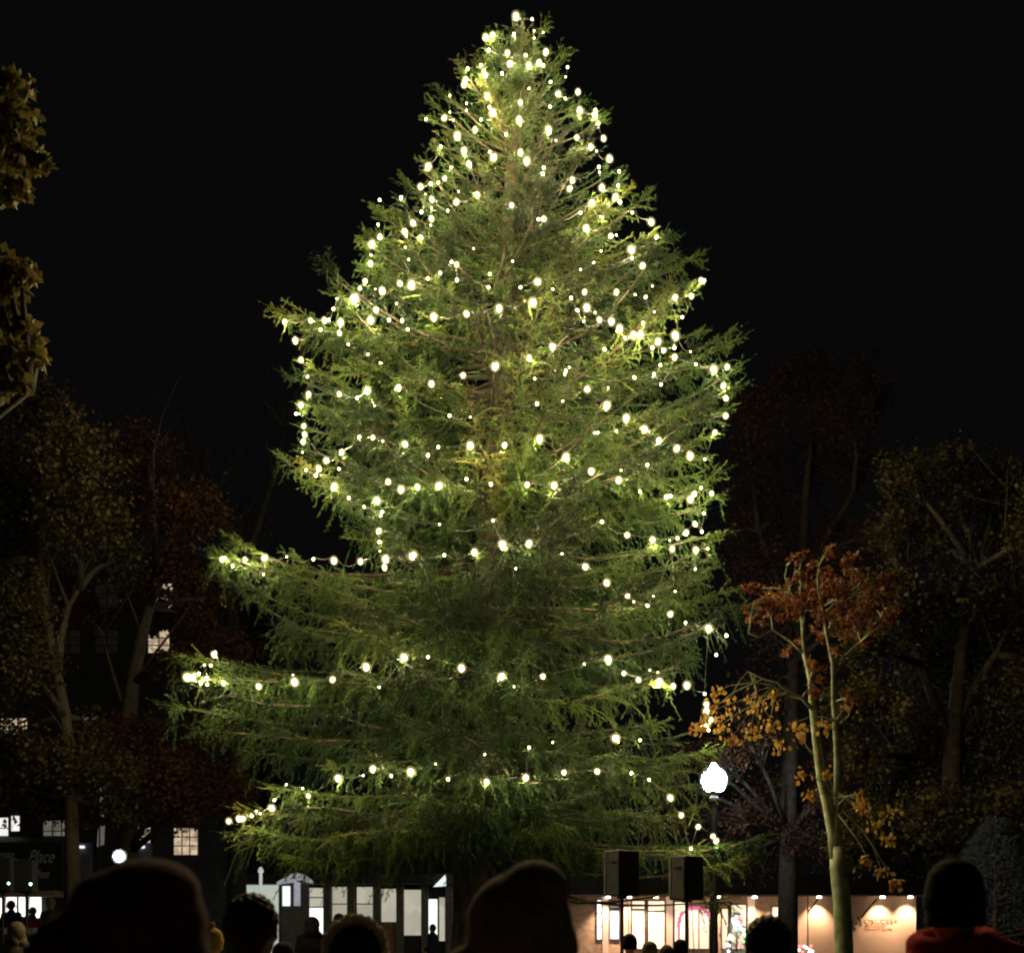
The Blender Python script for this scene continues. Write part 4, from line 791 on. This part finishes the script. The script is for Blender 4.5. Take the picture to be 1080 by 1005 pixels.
def coat(c, name, j=J, puff=1.0, long=.62): return coat_mesh(j, 'jacket', fab(name, c), long, puff)
tr_dark = trouser_mesh(J, 'trousers', fab('dark_denim', (.02, .022, .03)))
shM = mat('boot_leather', (.02, .016, .013), .5); shL = shoe_mesh(J, 'L', 'shoe', shM); shR = shoe_mesh(J, 'R', 'shoe', shM)
def hair_me(c, long=False):
    b = MB(); b.ell((0, -.012, 1.668), (.092, .106, .106), 20, 14); b.ell((0, -.045, 1.62), (.084, .075, .09), 18, 12)
    if long: b.ell((0, -.05, 1.52), (.088, .06, .13), 16, 10)
    n = 90
    for i in range(n):                   # locks
        a = i*2.4; zc = 1-1.35*(i+.5)/n
        r = math.sqrt(max(0, 1-zc*zc)); d = Vector((r*math.cos(a)*.09, r*math.sin(a)*.104-.014, zc*.104))
        if d.y > .05 and d.z < .05: continue
        b.cap(Vector((0, 0, 1.668))+d, Vector((0, 0, 1.668))+d*1.03+Vector((random.uniform(-.012, .012), -.004, -.03)), .012, .006, 6)
    return remesh(b, 'hair', mat('hair', c, .6, .3, 60, bump=.4, bscale=160), .0065, 2, .4)
def beanie_me(c, name='beanie', tall=0.0, pom=False):
    b = MB(); b.lathe([(.098, 1.655), (.104, 1.665), (.104, 1.70), (.099, 1.71), (.097, 1.73), (.086, 1.765+tall*.6), (.06, 1.79+tall*.9), (.03, 1.803+tall), (.004, 1.807+tall)], (0, -.008, 0), 36, .96, 1.08)
    b.lathe([(.088, 1.60), (.1, 1.61), (.1, 1.66)], (0, -.02, 0), 30, .95, 1.0)
    if pom: b.ell((0, -.01, 1.83+tall), (.03,)*3, 12, 8)
    return remesh(b, name, fab('knit_'+name, c, .2, 60), .007, 3, .5)
def hood_me(c, name='hood', wide=1.0, slump=0.0, trim=None, high=0.0, ells=None):
    b = MB()
    for e_ in ells or ():
        b.ell(e_[0], e_[1], 22, 14)
    if ells: return remesh(b, name, fab('hood_'+name, c), .011, 6, .5)
    b.ell((slump*.5, -.02, 1.665+high*.5), (.128*wide, .14, .135+high*.5), 22, 14); b.ell((0, -.07, 1.56), (.12*wide, .1, .12), 20, 12)
    b.ell((slump, -.05, 1.705+high), (.10*wide, .11, .085), 18, 12); b.cap((-.10*wide, -.02, 1.48), (.10*wide, -.02, 1.48), .075, .075, 14)
    return remesh(b, name, fab('hood_'+name, c), .011, 5, .5)
hairs = {'dark': hair_me((.018, .014, .012)), 'brown': hair_me((.05, .03, .018), True)}
BAN = {}
def person(label, px_, ytop, D, top_model, coat_me, head, body=None, rz=0, phone=False, lean=0, extra=None, fr=None):
    """stands on the ground; its scale puts the crown of head or hat at the height seen in the photograph"""
    zt = P(0, ytop, D).z; s = zt/top_model
    b = bpy.data.objects.new('person', body or (bodyB if phone else bodyA)); link(b); b.location = (P(px_, 0, D).x, D, 0); b.scale = (s, s, s); b.rotation_euler = (0, 0, rz)
    tag(b, label, 'person', 'spectators in the square')
    def ch(n, me, **k):
        o = bpy.data.objects.new(n, me); link(o, b); return o
    ch('jacket', coat_me); ch('trousers', tr_dark); ch('shoe', shL); ch('shoe', shR)
    for n, me in head: ch(n, me)
    return b
red_dark = fab('red_scarf', (.55, .012, .02))
cA = coat((.012, .011, .014), 'black_coat_cloth', puff=1.08); cG = coat((.02, .028, .02), 'dark_green_coat_cloth', puff=1.12)
cN = coat((.012, .02, .04), 'navy_coat_cloth'); cR = coat((.25, .015, .02), 'red_coat_cloth'); cB = coat((.16, .11, .08), 'brown_coat_cloth', puff=1.2)
cK = coat((.10, .085, .05), 'khaki_coat_cloth'); cY = coat((.45, .28, .05), 'yellow_coat_cloth'); cNp = coat((.012, .02, .04), 'navy_coat_cloth_phone', j=JP); cM = coat((.14, .03, .045), 'maroon_coat_cloth', puff=1.1)
# the front row
bigh = hood_me((.10, .03, .05), 'plum_hood', ells=[((.02, -.02, 1.665), (.135, .15, .12)), ((.045, -.03, 1.735), (.095, .12, .062)), ((-.075, -.04, 1.60), (.105, .12, .10)), ((.06, -.04, 1.60), (.10, .12, .12)), ((-.015, -.03, 1.715), (.085, .11, .06)), ((0, -.05, 1.48), (.15, .11, .09))])
person('person in a wide dark plum hood, largest figure, under the floodlight', 136, 909, 2.35, 1.79, cM, [('hood', bigh)], rz=.1)
person('person with short dark hair and black jacket, facing half right', 268, 942, 4.7, 1.775, cA, [('hair', hairs['dark'])], rz=-.5)
h3 = hood_me((.02, .016, .02), 'trimmed_hood', 1.0)
p3 = person('person in a dark hood edged with pale pink fur', 377, 973, 5.5, 1.802, cM, [('hood', h3)])
tm = MB()
for i in range(90):
    a = PI*i/89; x_ = .146*math.cos(a); z_ = 1.655+.158*math.sin(a); 
    if i < 1: continue
    for q in range(3):
        tm.cap((x_+random.uniform(-.01, .01), -.055+random.uniform(-.02, .02), z_+random.uniform(-.01, .01)), (x_*1.08+random.uniform(-.012, .012), -.10+random.uniform(-.03, .03), z_+.014+random.uniform(-.01, .02)*1),   .016, .005, 5)
tro = tm.build('fur_trim', mat('pink_cream_fur', (.75, .5, .42), .95, .3, 12, c2=(.85, .8, .6)), p3, smooth=True)
tro.scale = (.95, 1, 1)
hb = hood_me((.22, .17, .12), 'brown_hood', ells=[((-.01, -.02, 1.665), (.14, .15, .135)), ((.03, -.03, 1.755), (.088, .11, .075)), ((-.045, -.05, 1.63), (.10, .12, .10)), ((.02, -.04, 1.60), (.125, .12, .12)), ((0, -.05, 1.50), (.17, .12, .09)), ((-.15, -.03, 1.53), (.07, .09, .075))])
person('blurred person in a bulky brown hood in front of the spruce trunk', 552, 905, 3.25, 1.835, cB, [('hood', hb)])
person('person with rounded dark hair right of the loudspeakers, below the warm windows', 808, 965, 5.1, 1.775, cA, [('hair', hairs['dark'])], rz=.35)
bk = beanie_me((.006, .006, .007), 'black_beanie', .02)
p6 = person('tall person in a black beanie with a red scarf, at the right edge', 1006, 905, 4.2, 1.827, cG, [('beanie', bk)], rz=-.1)
sc = MB()
N = 26
for i in range(N):
    a = 2*PI*i/N; b_ = 2*PI*(i+1)/N
    sc.cap((.115*math.cos(a), -.005+.11*math.sin(a), 1.545+.02*math.sin(a+.5)), (.115*math.cos(b_), -.005+.11*math.sin(b_), 1.545+.02*math.sin(b_+.5)), .042, .042, 10); sc.cap((.16*math.cos(a)+.04, -.02+.13*math.sin(a), 1.49), (.16*math.cos(b_)+.04, -.02+.13*math.sin(b_), 1.49), .045, .045, 10)
sc.cap((.08, -.09, 1.53), (.27, -.09, 1.47), .05, .05, 10); sc.cap((.27, -.09, 1.47), (.30, -.06, 1.28), .05, .04, 10)
so_ = bpy.data.objects.new('scarf', remesh(sc, 'scarf', red_dark, .009, 3, .5)); link(so_, p6)
# farther off
yb = beanie_me((.55, .36, .08), 'yellow_beanie', 0, True)
person('small person in yellow beanie and yellow coat beside the plum hood', 224, 974, 10, 1.84, cY, [('beanie', yb)])
kb_ = hood_me((.12, .10, .06), 'khaki_hood', .9)
person('person in a khaki hood turned towards the camera, at the lower left corner', 17, 971, 16, 1.802, cK, [('hood', kb_)], rz=PI)
person('dark figure silhouetted in the brightest lower pane of the glazed hall', 329, 966, 21, 1.80, cA, [('hood', h3)], rz=.3)
ph = person('figure in navy jacket holding up a glowing phone', 357, 963, 22, 1.775, cNp, [('hair', hairs['dark'])], phone=True, rz=.9)
pb = MB().box(-.037, .037, -.005, .005, -.075, .075).build('phone', cab, loc=(0, 0, 0))
R = ph.matrix_basis.copy(); ph_s = ph.scale[0]
from mathutils import Matrix
mw = Matrix.Translation(ph.location) @ Matrix.Rotation(.9, 4, 'Z') @ Matrix.Scale(ph_s, 4)
pb.location = mw @ Vector((.075, .37, 1.38)); pb.rotation_euler = (.2, 0, .9); tag(pb, 'small phone glowing blue white in the hand of the navy figure', 'phone')
MB().box(-.033, .033, -.0075, -.0055, -.068, .068).build('screen', emat('phone_screen', (.45, .65, 1), 9), pb)
rb = beanie_me((.012, .012, .014), 'flat_dark_hat'); gb = beanie_me((.22, .2, .13), 'beige_beanie'); bt = beanie_me((.02, .018, .016), 'dark_beret')
person('person in a dark hat and red coat below the left of the right-hand loudspeakers', 664, 984, 14, 1.807, cR, [('beanie', rb)])
person('person in a beige beanie and red coat in front of the warm shop windows', 685, 992, 13, 1.807, cR, [('beanie', gb)], rz=.3)
person('person with brown hair between the beige beanie and the dark beret', 703, 996, 14, 1.775, cB, [('hair', hairs['brown'])])
person('person in a dark beret under the right-hand loudspeaker', 718, 990, 14, 1.807, cA, [('beanie', bt)], rz=-.4)
person('distant dark figure standing before the white shop window at far left', 12, 949, 45, 1.775, cN, [('hair', hairs['dark'])])
person('distant figure in a red coat by the white shop window at left', 35, 956, 44, 1.775, cR, [('hair', hairs['brown'])])
person('distant figure in pale beanie by the dark doorway at far left', 54, 946, 44, 1.807, cK, [('beanie', gb)])
person('dark figure at the bright doorway just left of the spruce trunk', 456, 974, 38, 1.775, cN, [('hair', hairs['dark'])], rz=1.2)
person('dark figure in a hood left of the trimmed pink hood, lowest in the row', 300, 992, 12, 1.802, cA, [('hood', h3)], rz=-.4)
# ================================================================== GROUND AND SKY
gm = mat('lawn', (.03, .055, .02), .95, .4, .6, bump=.5, bscale=14)
MB().poly([(-900, -60, 0), (900, -60, 0), (900, 1500, 0), (-900, 1500, 0)]).build('ground', gm)['kind'] = 'structure'
pv = mat('paving', (.22, .21, .2), .85, .2, 3)
MB().box(-60, 60, 36, 44.3, -.1, .06).build('pavement', pv)['kind'] = 'structure'
MB().poly([(-12, -6, .008), (12, -6, .008), (12, 13.5, .008), (-12, 13.5, .008)]).build('plaza', pv)['kind'] = 'structure'
w = bpy.data.worlds.new('World'); scene.world = w; w.use_nodes = True; nt = w.node_tree; bg = nt.nodes['Background']
sky = nt.nodes.new('ShaderNodeTexSky'); sky.sky_type = 'NISHITA'; sky.sun_disc = False; sky.sun_elevation = math.radians(-4); sky.sun_rotation = math.radians(200)
mx = nt.nodes.new('ShaderNodeMix'); mx.data_type = 'RGBA'; mx.inputs['Factor'].default_value = .9
mx.inputs['B'].default_value = (.05, .05, .055, 1); nt.links.new(sky.outputs['Color'], mx.inputs['A']); nt.links.new(mx.outputs['Result'], bg.inputs['Color'])
bg.inputs['Strength'].default_value = .05
